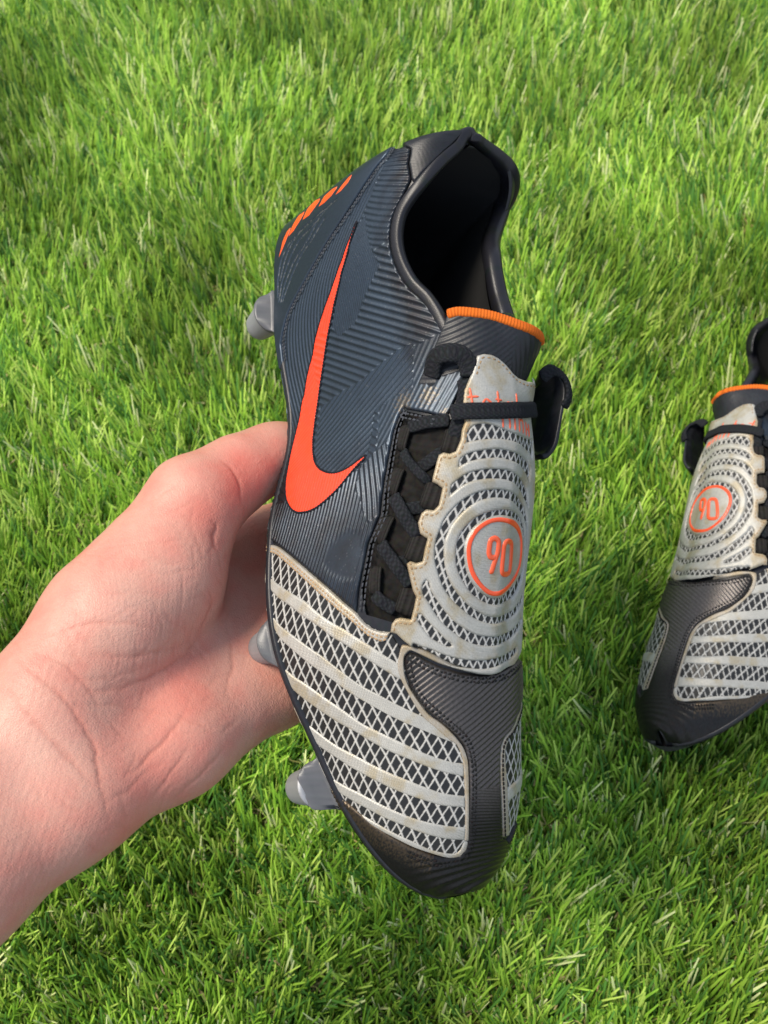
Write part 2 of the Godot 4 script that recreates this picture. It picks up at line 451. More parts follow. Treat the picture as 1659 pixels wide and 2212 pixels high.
func _arrays(v: PackedVector3Array, ix: PackedInt32Array, cc: PackedColorArray, nn := PackedVector3Array()) -> ArrayMesh:
	var a := []
	a.resize(Mesh.ARRAY_MAX)
	a[Mesh.ARRAY_VERTEX] = v
	a[Mesh.ARRAY_INDEX] = ix
	a[Mesh.ARRAY_COLOR] = cc
	if nn.size() == v.size():
		a[Mesh.ARRAY_NORMAL] = nn
		var m := ArrayMesh.new()
		m.add_surface_from_arrays(Mesh.PRIMITIVE_TRIANGLES, a)
		return m
	var st := SurfaceTool.new()
	st.create_from_arrays(a)
	st.generate_normals()
	return st.commit()


# ---------- the last: a lofted surface that every panel of the upper follows ----------

func _spline(val: Array, t: float) -> float:
	var n := KNOTS.size()
	var i := 0
	while i < n - 2 and t >= KNOTS[i + 1]:
		i += 1
	var h: float = KNOTS[i + 1] - KNOTS[i]
	var u := (t - KNOTS[i]) / h
	var d0 := _slope(val, i)
	var d1 := _slope(val, i + 1)
	return val[i] * (2 * u * u * u - 3 * u * u + 1) + d0 * h * (u * u * u - 2 * u * u + u) + val[i + 1] * (3 * u * u - 2 * u * u * u) + d1 * h * (u * u * u - u * u)


func _slope(val: Array, i: int) -> float:
	var n := KNOTS.size()
	if i == 0:
		return (val[1] - val[0]) / (KNOTS[1] - KNOTS[0])
	if i == n - 1:
		return (val[n - 1] - val[n - 2]) / (KNOTS[n - 1] - KNOTS[n - 2])
	var a: float = KNOTS[i] - KNOTS[i - 1]
	var b: float = KNOTS[i + 1] - KNOTS[i]
	return (a * a * val[i + 1] + (b * b - a * a) * val[i] - b * b * val[i - 1]) / (a * b * (a + b))


func _build_last() -> void:
	const FINE := 360
	tp.resize((NV + 1) * (NS + 1))
	tn.resize((NV + 1) * (NS + 1))
	row_len.resize(NV + 1)
	var line := PackedVector3Array()
	line.resize(FINE + 1)
	var run := PackedFloat32Array()
	run.resize(FINE + 1)
	for i in NV + 1:
		var zn := (1.0 - cos(PI * i / NV)) / 2.0
		var g := {}
		for k in LAST:
			g[k] = _spline(LAST[k], zn)
		var e := 1.0
		if zn < 0.115:
			e = sqrt(clampf(1.0 - pow(1.0 - zn / 0.115, 2), 0, 1))
		if zn > 0.83:
			e = pow(clampf(1.0 - pow((zn - 0.83) / 0.17, 2.4), 0, 1), 1.0 / 2.2)
		var xc: float = g.xc
		var w: float = g.w * e
		var h: float = g.h
		var p: float = g.p
		var q: float = g.q
		var tap: float = g.tap
		var skew: float = g.skew
		for j in FINE + 1:
			var th := PI * j / FINE
			var c := cos(th)
			var yn := pow(maxf(sin(th), 0.0), q)
			line[j] = Vector3(xc - w * signf(c) * pow(absf(c), p) * (1.0 - tap * yn) + skew * yn, g.y0 + h * yn, zn * LONG + g.bend * h * yn)
			run[j] = 0.0 if j == 0 else run[j - 1] + line[j].distance_to(line[j - 1])
		row_len[i] = run[FINE]
		var at := 0
		for j in NS + 1:
			var want := run[FINE] * j / NS
			while at < FINE - 1 and run[at + 1] < want:
				at += 1
			var f := (want - run[at]) / maxf(run[at + 1] - run[at], 1e-9)
			tp[i * (NS + 1) + j] = line[at].lerp(line[at + 1], clampf(f, 0, 1))
	for i in NV + 1:
		for j in NS + 1:
			var a := tp[mini(i + 1, NV) * (NS + 1) + j] - tp[maxi(i - 1, 0) * (NS + 1) + j]
			var b := tp[i * (NS + 1) + mini(j + 1, NS)] - tp[i * (NS + 1) + maxi(j - 1, 0)]
			tn[i * (NS + 1) + j] = a.cross(b).normalized()


func _half(v: float) -> float:
	var w := acos(clampf(1.0 - 2.0 * v / LONG, -1.0, 1.0)) / PI * NV
	var i := mini(int(w), NV - 1)
	return lerpf(row_len[i], row_len[i + 1], w - i) * 0.5


func _on(u: float, v: float) -> void:
	# sets sp, sn: the point of the last and the way out of it
	var w := acos(clampf(1.0 - 2.0 * v / LONG, -1.0, 1.0)) / PI * NV
	var i := mini(int(w), NV - 1)
	var f := w - i
	var s := clampf(u / lerpf(row_len[i], row_len[i + 1], f) + 0.5, 0.0, 1.0) * NS
	var j := mini(int(s), NS - 1)
	var g := s - j
	var k := i * (NS + 1) + j
	var k2 := k + NS + 1
	sp = tp[k].lerp(tp[k + 1], g).lerp(tp[k2].lerp(tp[k2 + 1], g), f)
	sn = tn[k].lerp(tn[k + 1], g).lerp(tn[k2].lerp(tn[k2 + 1], g), f).normalized()


func _at(u: float, v: float, lift: float) -> Vector3:
	_on(u, v)
	return sp + sn * lift


func _out(p: Vector3) -> Vector3:
	return Vector3(p.x * side, p.y, p.z) * 0.001


func _tongue_lift(u: float, v: float) -> float:
	return -0.5 - 2.7 * smoothstep(110.0, 124.0, v) + 9.3 * smoothstep(-14.0, 14.0, u) * (1.0 - smoothstep(98.0, 117.0, v))


func _flap_lift(u: float, v: float) -> float:
	var own := 3.0 * (1.0 - smoothstep(2.0, 13.0, u)) + 0.4 + 4.0 * smoothstep(4.0, 14.0, u) * (1.0 - smoothstep(112.0, 128.0, v))
	return maxf(own, _tongue_lift(u, v) + 1.9)


func _line(key: String) -> PackedVector2Array:
	var a: Array = LINES[key]
	var p := PackedVector2Array()
	for i in a.size() / 2:
		p.append(Vector2(a[i * 2], a[i * 2 + 1]) * 0.1)
	return p


func _pts(a: Array) -> PackedVector2Array:
	var p := PackedVector2Array()
	for i in a.size() / 2:
		p.append(Vector2(a[i * 2], a[i * 2 + 1]))
	return p


func _back(p: PackedVector2Array) -> PackedVector2Array:
	var q := p.duplicate()
	q.reverse()
	return q


func _resample(p: PackedVector2Array, n: int, closed := false) -> PackedVector2Array:
	# smooth curve through the points, n points evenly along it
	var c := Curve2D.new()
	var m := p.size()
	for i in m:
		var a := p[(i - 1 + m) % m] if closed or i > 0 else p[i]
		var b := p[(i + 1) % m] if closed or i < m - 1 else p[i]
		var la := p[i].distance_to(a)
		var lb := p[i].distance_to(b)
		var d := (b - a).normalized() * minf(la if la > 0.0 else lb, lb if lb > 0.0 else la) * 0.33
		c.add_point(p[i], -d, d)
	if closed:
		c.add_point(p[0], c.get_point_in(0), c.get_point_out(0))
	c.bake_interval = 0.25
	var out := PackedVector2Array()
	var l := c.get_baked_length()
	for i in n:
		out.append(c.sample_baked(l * i / (n if closed else n - 1)))
	return out


func _shift(p: PackedVector2Array, d: float) -> PackedVector2Array:
	# the line moved sideways by d
	var q := PackedVector2Array()
	for i in p.size():
		var t := (p[mini(i + 1, p.size() - 1)] - p[maxi(i - 1, 0)]).normalized()
		q.append(p[i] + Vector2(t.y, -t.x) * d)
	return q


func _near(p: Vector2, line: PackedVector2Array) -> float:
	var best := 1e9
	for i in line.size() - 1:
		best = minf(best, p.distance_squared_to(Geometry2D.get_closest_point_to_segment(p, line[i], line[i + 1])))
	return sqrt(best)


func _panel(outer: PackedVector2Array, holes: Array, step: float, lift: Callable, thick: float, edge: float, relief: Callable, tint: Callable) -> ArrayMesh:
	# a piece of sheet cut to an outline on the last, with rounded edges and its own relief
	step *= fine
	var lo := outer[0]
	var hi := outer[0]
	for p in outer:
		lo = lo.min(p)
		hi = hi.max(p)
	lo.y = maxf(lo.y, 0.02)
	hi.y = minf(hi.y, LONG - 0.02)
	lo -= Vector2(step, 0.0)
	hi += Vector2(step, 0.0)
	var nx := int(ceil((hi.x - lo.x) / step)) + 1
	var ny := int(ceil((hi.y - lo.y) / step)) + 1
	var sy := (hi.y - lo.y) / (ny - 1)
	var inside := PackedByteArray()
	inside.resize(nx * ny)
	var dist := PackedFloat32Array()
	dist.resize(nx * ny)
	dist.fill(edge)
	var loops: Array = [outer]
	loops.append_array(holes)
	for j in ny:
		var v := lo.y + j * sy
		var xs := PackedFloat32Array()
		for loop: PackedVector2Array in loops:
			var m := loop.size()
			for k in m:
				var a := loop[k]
				var b := loop[(k + 1) % m]
				if (a.y <= v) != (b.y <= v):
					xs.append(a.x + (b.x - a.x) * (v - a.y) / (b.y - a.y))
		xs.sort()
		var half := _half(v) + step
		for k in xs.size() / 2:
			for i in range(maxi(0, int(ceil((maxf(xs[2 * k], -half) - lo.x) / step))), mini(nx - 1, int(floor((minf(xs[2 * k + 1], half) - lo.x) / step))) + 1):
				inside[j * nx + i] = 1
	for loop: PackedVector2Array in loops:
		var m := loop.size()
		for k in m:
			var a := loop[k]
			var b := loop[(k + 1) % m]
			var ab := b - a
			var l2 := maxf(ab.length_squared(), 1e-9)
			for j in range(maxi(0, int((minf(a.y, b.y) - edge - lo.y) / sy)), mini(ny - 1, int((maxf(a.y, b.y) + edge - lo.y) / sy) + 1) + 1):
				for i in range(maxi(0, int((minf(a.x, b.x) - edge - lo.x) / step)), mini(nx - 1, int((maxf(a.x, b.x) + edge - lo.x) / step) + 1) + 1):
					if inside[j * nx + i]:
						var p := Vector2(lo.x + i * step, lo.y + j * sy)
						var d := p.distance_to(a + ab * clampf((p - a).dot(ab) / l2, 0.0, 1.0))
						if d < dist[j * nx + i]:
							dist[j * nx + i] = d
	var index := PackedInt32Array()
	index.resize(nx * ny)
	index.fill(-1)
	var verts := PackedVector3Array()
	var cols := PackedColorArray()
	var tris := PackedInt32Array()
	var rim := {}
	for j in ny:
		for i in nx:
			if inside[j * nx + i]:
				var u := lo.x + i * step
				var v := lo.y + j * sy
				var f := clampf(dist[j * nx + i] / edge, 0.0, 1.0)
				_on(u, v)
				var base := sp
				var way := sn
				var up: float = lift.call(u, v)
				var r: float = relief.call(u, v)
				index[j * nx + i] = verts.size()
				verts.append(_out(base + way * (up + thick * sqrt(1.0 - (1.0 - f) * (1.0 - f)) + r * f)))
				cols.append(tint.call(u, v))
	for j in ny - 1:
		for i in nx - 1:
			var k := j * nx + i
			var n := inside[k] + inside[k + 1] + inside[k + nx] + inside[k + nx + 1]
			if n == 4:
				if (i + j) % 2:
					tris.append_array([index[k], index[k + 1], index[k + nx], index[k + 1], index[k + nx + 1], index[k + nx]])
				else:
					tris.append_array([index[k], index[k + 1], index[k + nx + 1], index[k], index[k + nx + 1], index[k + nx]])
			elif n > 0:
				var p0 := Vector2(lo.x + i * step, lo.y + j * sy)
				var quad := PackedVector2Array([p0, p0 + Vector2(step, 0), p0 + Vector2(step, sy), p0 + Vector2(0, sy)])
				var bits: Array = Geometry2D.intersect_polygons(quad, outer)
				for hole: PackedVector2Array in holes:
					var kept: Array = []
					for bit: PackedVector2Array in bits:
						kept.append_array(Geometry2D.clip_polygons(bit, hole))
					bits = kept
				for bit: PackedVector2Array in bits:
					if bit.size() < 3:
						continue
					var ids := PackedInt32Array()
					for p in bit:
						var ci := roundi((p.x - lo.x) / step)
						var cj := roundi((p.y - lo.y) / sy)
						var id := -1
						if p.distance_to(Vector2(lo.x + ci * step, lo.y + cj * sy)) < 0.004 and ci < nx and cj < ny and ci >= 0 and cj >= 0:
							id = index[cj * nx + ci]
						if id < 0:
							var key := Vector2i(roundi(p.x * 250.0), roundi(p.y * 250.0))
							id = rim.get(key, -1)
							if id < 0:
								_on(p.x, p.y)
								var base := sp
								var way := sn
								id = verts.size()
								verts.append(_out(base + way * float(lift.call(p.x, p.y))))
								cols.append(tint.call(p.x, p.y))
								rim[key] = id
						ids.append(id)
					var cut := Geometry2D.triangulate_polygon(bit)
					for t in cut.size() / 3:
						var a := cut[3 * t]
						var b := cut[3 * t + 1]
						var c := cut[3 * t + 2]
						if (bit[b] - bit[a]).cross(bit[c] - bit[a]) > 0.0:
							tris.append_array([ids[a], ids[b], ids[c]])
						else:
							tris.append_array([ids[a], ids[c], ids[b]])
	return _wound(verts, tris, cols)


func _wound(verts: PackedVector3Array, tris: PackedInt32Array, cols: PackedColorArray) -> ArrayMesh:
	if side < 0.0:
		for t in tris.size() / 3:
			var a := tris[3 * t + 1]
			tris[3 * t + 1] = tris[3 * t + 2]
			tris[3 * t + 2] = a
	return _arrays(verts, tris, cols)


func _ribbon(one: PackedVector2Array, two: PackedVector2Array, step: float, lift: Callable, thick: float, edge: float, relief: Callable, tint: Callable, closed := false) -> ArrayMesh:
	# a strip between two lines on the last, rounded over its width
	step *= fine
	var length := 0.0
	var width := 0.0
	for i in one.size() - 1:
		length += one[i].distance_to(one[i + 1])
	var n := maxi(int(length / step), 4)
	var a := _resample(one, n, closed)
	var b := _resample(two, n, closed)
	for i in n:
		width = maxf(width, a[i].distance_to(b[i]))
	var m := maxi(int(width / step) + 2, 5)
	var verts := PackedVector3Array()
	var cols := PackedColorArray()
	var tris := PackedInt32Array()
	for i in n:
		var w := a[i].distance_to(b[i])
		for j in m:
			var f := float(j) / (m - 1)
			var p := a[i].lerp(b[i], f)
			var d := minf(f, 1.0 - f) * w
			if not closed:
				d = minf(d, minf(i, n - 1 - i) * length / n + 0.05)
			var e := clampf(d / minf(edge, w * 0.5 + 0.01), 0.0, 1.0)
			if j == 0 or j == m - 1:
				e = 0.0
			_on(p.x, p.y)
			var base := sp
			var way := sn
			verts.append(_out(base + way * (float(lift.call(p.x, p.y)) + thick * sqrt(1.0 - (1.0 - e) * (1.0 - e)) + float(relief.call(p.x, p.y)) * e)))
			cols.append(tint.call(p.x, p.y))
	# which way round the strip runs decides the winding
	var mid := n / 2
	var turn := (a[mini(mid + 1, n - 1)] - a[mid]).cross(b[mid] - a[mid]) > 0.0
	for i in (n if closed else n - 1):
		var i2 := (i + 1) % n
		for j in m - 1:
			var k := i * m + j
			var k2 := i2 * m + j
			if turn:
				tris.append_array([k, k2, k + 1, k2, k2 + 1, k + 1])
			else:
				tris.append_array([k, k + 1, k2, k2, k + 1, k2 + 1])
	return _wound(verts, tris, cols)


func _sweep(path: PackedVector3Array, ways: PackedVector3Array, wide: Callable, flat: Callable, sides: int, closed: bool, bump: Callable, tint: Callable) -> ArrayMesh:
	# a cord of oval section along a line in space; wide(f) across, flat(f) along the way out
	var n := path.size()
	var verts := PackedVector3Array()
	var cols := PackedColorArray()
	var tris := PackedInt32Array()
	var run := 0.0
	for i in n:
		var t := (path[(i + 1) % n] - path[(i - 1 + n) % n]).normalized() if closed else (path[mini(i + 1, n - 1)] - path[maxi(i - 1, 0)]).normalized()
		var b := t.cross(ways[i]).normalized()
		var o := b.cross(t).normalized()
		if i > 0:
			run += path[i].distance_to(path[i - 1])
		var f := float(i) / (n - 1)
		var rw: float = wide.call(f)
		var rf: float = flat.call(f)
		var cap := 1.0
		if not closed:
			cap = sqrt(clampf(minf(i, n - 1 - i) / 2.0, 0.02, 1.0))
		for k in sides:
			var a := TAU * k / sides
			var ca := cos(a)
			var sa := sin(a)
			var px := signf(ca) * pow(absf(ca), 0.7) * rw
			var pz := signf(sa) * pow(absf(sa), 0.7) * rf
			var lift: float = bump.call(run, px, sa)
			verts.append(_out(path[i] + (b * px + o * (pz + lift * sa)) * cap))
			cols.append(tint.call(run, px, sa))
	for i in (n if closed else n - 1):
		var i2 := (i + 1) % n
		for k in sides:
			var k2 := (k + 1) % sides
			tris.append_array([i * sides + k, i * sides + k2, i2 * sides + k, i * sides + k2, i2 * sides + k2, i2 * sides + k])
	return _wound(verts, tris, cols)


func _cord(line: PackedVector2Array, lift: Callable, wide: float, flat: float, sides: int, step: float, closed: bool, bump: Callable, tint: Callable, sink := 0.0) -> ArrayMesh:
	var length := 0.0
	for i in line.size() - 1:
		length += line[i].distance_to(line[i + 1])
	var n := maxi(int(length / (step * fine)), 6)
	var p := _resample(line, n, closed)
	var path := PackedVector3Array()
	var ways := PackedVector3Array()
	for i in n:
		var f := float(i) / (n - 1)
		var low := sink * pow(absf(2.0 * f - 1.0), 4.0)
		path.append(_at(p[i].x, p[i].y, float(lift.call(p[i].x, p[i].y)) - low))
		ways.append(sn)
	return _sweep(path, ways, func(_f: float) -> float: return wide, func(_f: float) -> float: return flat, sides, closed, bump, tint)


func _stitches(st: Array, line: PackedVector2Array, lift: Callable, pitch: float, long: float, wide: float, tint: Color) -> void:
	# thread showing as short rounded dashes; st collects [verts, tris, colours]
	var length := 0.0
	for i in line.size() - 1:
		length += line[i].distance_to(line[i + 1])
	var n := maxi(int(length / pitch), 2)
	var p := _resample(line, n * 4 + 1)
	for i in n:
		var a := p[i * 4]
		var mid := p[i * 4 + 2]
		var t := (p[i * 4 + 3] - a).normalized()
		var c := Vector2(-t.y, t.x)
		var start: int = st[0].size()
		for k in 4:
			var f: float = [-0.5, -0.3, 0.3, 0.5][k]
			var h: float = [-0.1, 0.8, 0.8, -0.1][k]
			for q in 3:
				var x := (q - 1.0) * wide * (0.55 if k == 0 or k == 3 else 1.0)
				var at := mid + t * f * long + c * x
				var up := h * wide * (1.0 if q == 1 else 0.25)
				st[0].append(_out(_at(at.x, at.y, float(lift.call(at.x, at.y)) + up)))
				st[2].append(tint * (0.8 + 0.4 * float((i * 7) % 5) / 5.0))
		for k in 3:
			for q in 2:
				var z := start + k * 3 + q
				st[1].append_array([z, z + 3, z + 1, z + 1, z + 3, z + 4])


func _stitch_mesh(st: Array) -> ArrayMesh:
	return _wound(st[0], st[1], st[2])


func _new_stitches() -> Array:
	return [PackedVector3Array(), PackedInt32Array(), PackedColorArray()]


# ---------- the boot ----------

var black := Color(0.014, 0.015, 0.018)
var silver := Color(0.395, 0.385, 0.35)
var orange := Color(0.80, 0.058, 0.020)


func _flat(x: float) -> Callable:
	return func(_u: float, _v: float) -> float: return x


func _plain(c: Color) -> Callable:
	return func(_u: float, _v: float) -> Color: return c


func _worn_black(u: float, v: float) -> Color:
	var n := grain.get_noise_2d(u * 3.0, v * 3.0)
	var m := blotch.get_noise_2d(u * 2.0, v * 2.0)
	return black * (1.0 + 0.35 * n + 0.3 * m)


func _quarter_tint(u: float, v: float) -> Color:
	# dark pearl finish; blue sky sheen painted in, fading at collar, facing and sole edge
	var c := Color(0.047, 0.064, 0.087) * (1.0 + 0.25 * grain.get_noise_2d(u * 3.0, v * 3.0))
	var sheen_fade := smoothstep(-44.0, -28.0, u + 4.0 * blotch.get_noise_2d(u * 3.0, v * 3.0)) * (1.0 - smoothstep(96.0, 112.0, v) * 0.5)
	sheen_fade = maxf(sheen_fade, smoothstep(88.0, 112.0, v) * smoothstep(-88.0, -100.0, u))
	sheen_fade = maxf(sheen_fade, 0.75 * smoothstep(112.0, 150.0, v))
	c = c.lerp(Color(0.022, 0.022, 0.024), clampf(sheen_fade * 0.85 + 0.25 * blotch.get_noise_2d(u * 2.0 + 70.0, v * 2.0), 0.0, 0.9))
	# scuffs where the lace rubs the facing
	for s: Vector3 in [Vector3(-28, 118, 4.2), Vector3(-38.5, 116.5, 4.5), Vector3(-22, 126, 2.0), Vector3(-40, 122, 2.5), Vector3(-47, 160, 1.4)]:
		var d := Vector2(u, v).distance_to(Vector2(s.x, s.y)) / s.z
		if d < 1.5:
			var n := grain.get_noise_2d(u * 2.2 + 40.0, v * 2.2) + 0.35 - 0.75 * maxf(d - 0.3, 0.0)
			c = c.lerp(Color(0.10, 0.086, 0.068), clampf(n * 3.0, 0.0, 0.85))
	var specks := grain.get_noise_2d(u * 9.0, v * 9.0)
	if specks > 0.52:
		c = c.lerp(Color(0.2, 0.2, 0.2), 0.25)
	return c


func _silver_tint(u: float, v: float) -> Color:
	var m := blotch.get_noise_2d(u * 3.0 + 200.0, v * 3.0)
	var n := grain.get_noise_2d(u * 4.0, v * 4.0)
	var c := silver * (1.0 + 0.16 * n + 0.10 * m + 0.12 * grain.get_noise_2d(u * 11.0, v * 11.0))
	var stain := smoothstep(-0.1, 0.5, blotch.get_noise_2d(u * 1.7 - 90.0, v * 1.7 + 50.0)) * (0.6 + 0.8 * absf(grain.get_noise_2d(u * 1.4, v * 1.4)))
	return c.lerp(c * Color(0.84, 0.72, 0.50), clampf(stain * 0.9, 0.0, 0.8))


func _grubby(u: float, v: float) -> Color:
	# silver that has browned along its seam
	var n := grain.get_noise_2d(u * 2.6, v * 2.6) * 0.5 + 0.5
	return _silver_tint(u, v).lerp(Color(0.30, 0.215, 0.12), clampf(0.15 + 0.55 * n, 0.0, 0.75))


func _strand(u: float, v: float, w: float, h: float) -> float:
	# 0 in the dark diamond, 1 on a strand of the net
	var x := u + 0.13 * v
	var wob := grain.get_noise_2d(u * 0.8, v * 0.8) * 0.05
	var a := (x / w + v / h) + wob
	var b := (x / w - v / h) + wob
	var per := 1.0 / sqrt(1.0 / (w * w) + 1.0 / (h * h))
	var d := minf(absf(a - roundf(a)), absf(b - roundf(b))) * per
	return 1.0 - smoothstep(0.20, 0.38, d)


func _net_tint(u: float, v: float) -> Color:
	return Color(0.017, 0.017, 0.019).lerp(Color(0.44, 0.43, 0.40) * (1.0 + 0.12 * blotch.get_noise_2d(u * 4.0, v * 4.0)), _strand(u, v, 4.2, 6.8))


func _net_relief(u: float, v: float) -> float:
	return 0.22 * _strand(u, v, 4.2, 6.8)


func _small_net_tint(u: float, v: float) -> Color:
	return Color(0.020, 0.020, 0.022).lerp(Color(0.44, 0.43, 0.40), _strand(u, v, 3.1, 5.2))


func _small_net_relief(u: float, v: float) -> float:
	return 0.2 * _strand(u, v, 3.1, 5.2)


func _ridge(u: float, v: float, dir: Vector2, period: float, sharp: float) -> float:
	var d := dir.normalized()
	var x := (u * -d.y + v * d.x) / period
	return pow(0.5 + 0.5 * cos(TAU * x), sharp)


var zone_fine := PackedVector2Array()
var zone_left := PackedVector2Array()
var zone_diag := PackedVector2Array()
var zone_low := PackedVector2Array()
var zone_plain := PackedVector2Array()


func _quarter_relief(u: float, v: float) -> float:
	var p := Vector2(u, v)
	if Geometry2D.is_point_in_polygon(p, zone_plain):
		return 0.0
	if Geometry2D.is_point_in_polygon(p, zone_fine):
		return 0.24 * _ridge(u, v, Vector2(-0.55, 0.83), 1.05, 1.0)
	if Geometry2D.is_point_in_polygon(p, zone_diag):
		return 0.36 * _ridge(u + 0.004 * (v - 110.0) * (v - 110.0), v, Vector2(0.91, -0.45), 2.3, 4.0)
	if Geometry2D.is_point_in_polygon(p, zone_left):
		var fan := (v - 70.0) * 0.006
		return 0.30 * _ridge(u, v, Vector2(-0.62 + fan, 0.78), 1.7, 1.5)
	if Geometry2D.is_point_in_polygon(p, zone_low):
		return 0.45 * _ridge(u, v, Vector2(0.25, 0.97), 2.1, 1.4)
	if v > 133.0 + (u + 80.0) * 0.05:
		var off := 1.0
		if v > 146.0 and u > -68.0:
			off = smoothstep(0.0, 2.5, _near(p, zone_plain))
		return 0.33 * off * _ridge(u, v, Vector2(-0.12, 0.99), 1.75, 1.2)
	if v > 98.0 and u > -50.0:
		return 0.15 * _ridge(u, v, Vector2(0.62, -0.78), 2.2, 1.3)
	if v < 58.0:
		return 0.33 * _ridge(u, v + 0.006 * (u + 40.0) * (u + 40.0), Vector2(0.86, 0.5), 1.9, 1.2)
	return 0.39 * _ridge(u, v, Vector2(0.8, 0.6), 2.45, 1.6)


func _toe_relief(u: float, v: float) -> float:
	if v < 247.0:
		return 0.36 * _ridge(u, v, Vector2(0.9, -0.5), 1.75, 1.3)
	var fade := smoothstep(-34.0, -14.0, u)
	return 0.36 * fade * _ridge(u, v, Vector2(0.95, 0.30 - 0.012 * (v - 247.0)), 1.75, 1.3)


func _boot(called: String, label: String, _hue: String) -> Node3D:
	var root := Node3D.new()
	root.name = _numbered(called)
	_tag(root, label, "football boot")
	root.set_meta("group", "a pair of football boots")
	add_child(root)
	zone_fine = _pts([-50.5, 43, -47, 42, -38.7, 64.4, -57, 77.7, -67, 78, -69, 73])
	zone_diag = _line("zone_diag")
	zone_left = _pts([-36, 17, -56, 33, -74, 43, -93, 52, -110, 64, -112, 130, -98, 120, -98.5, 112, -94, 95, -86, 82, -70, 68, -56.6, 53, -50, 43])
	zone_low = _pts([-56.5, 133.2, -52, 131, -44.8, 128, -44, 152, -50, 154, -58, 140])
	zone_plain = _line("smooth_patch")
	_shell_parts(root)
	_quarter_parts(root)
	_vamp_parts(root)
	_flap_parts(root)
	_lace_parts(root)
	_sole_parts(root)
	return root


func _opening() -> PackedVector2Array:
	# the edge of the collar, round from the facing over the heel to the inner side
	var p := PackedVector2Array()
	var a := _line("rim_lat")
	var b := _line("rim_inner")
	var m := _line("rim_med")
	for i in range(1, 14):
		p.append(a[i].lerp(b[clampi(i, 0, b.size() - 1)], 0.45))
	p.append(Vector2(0.5, 1.2))
	for i in [2, 3, 4, 5, 6, 8, 9, 10, 11, 12, 13]:
		p.append(m[i])
	return p


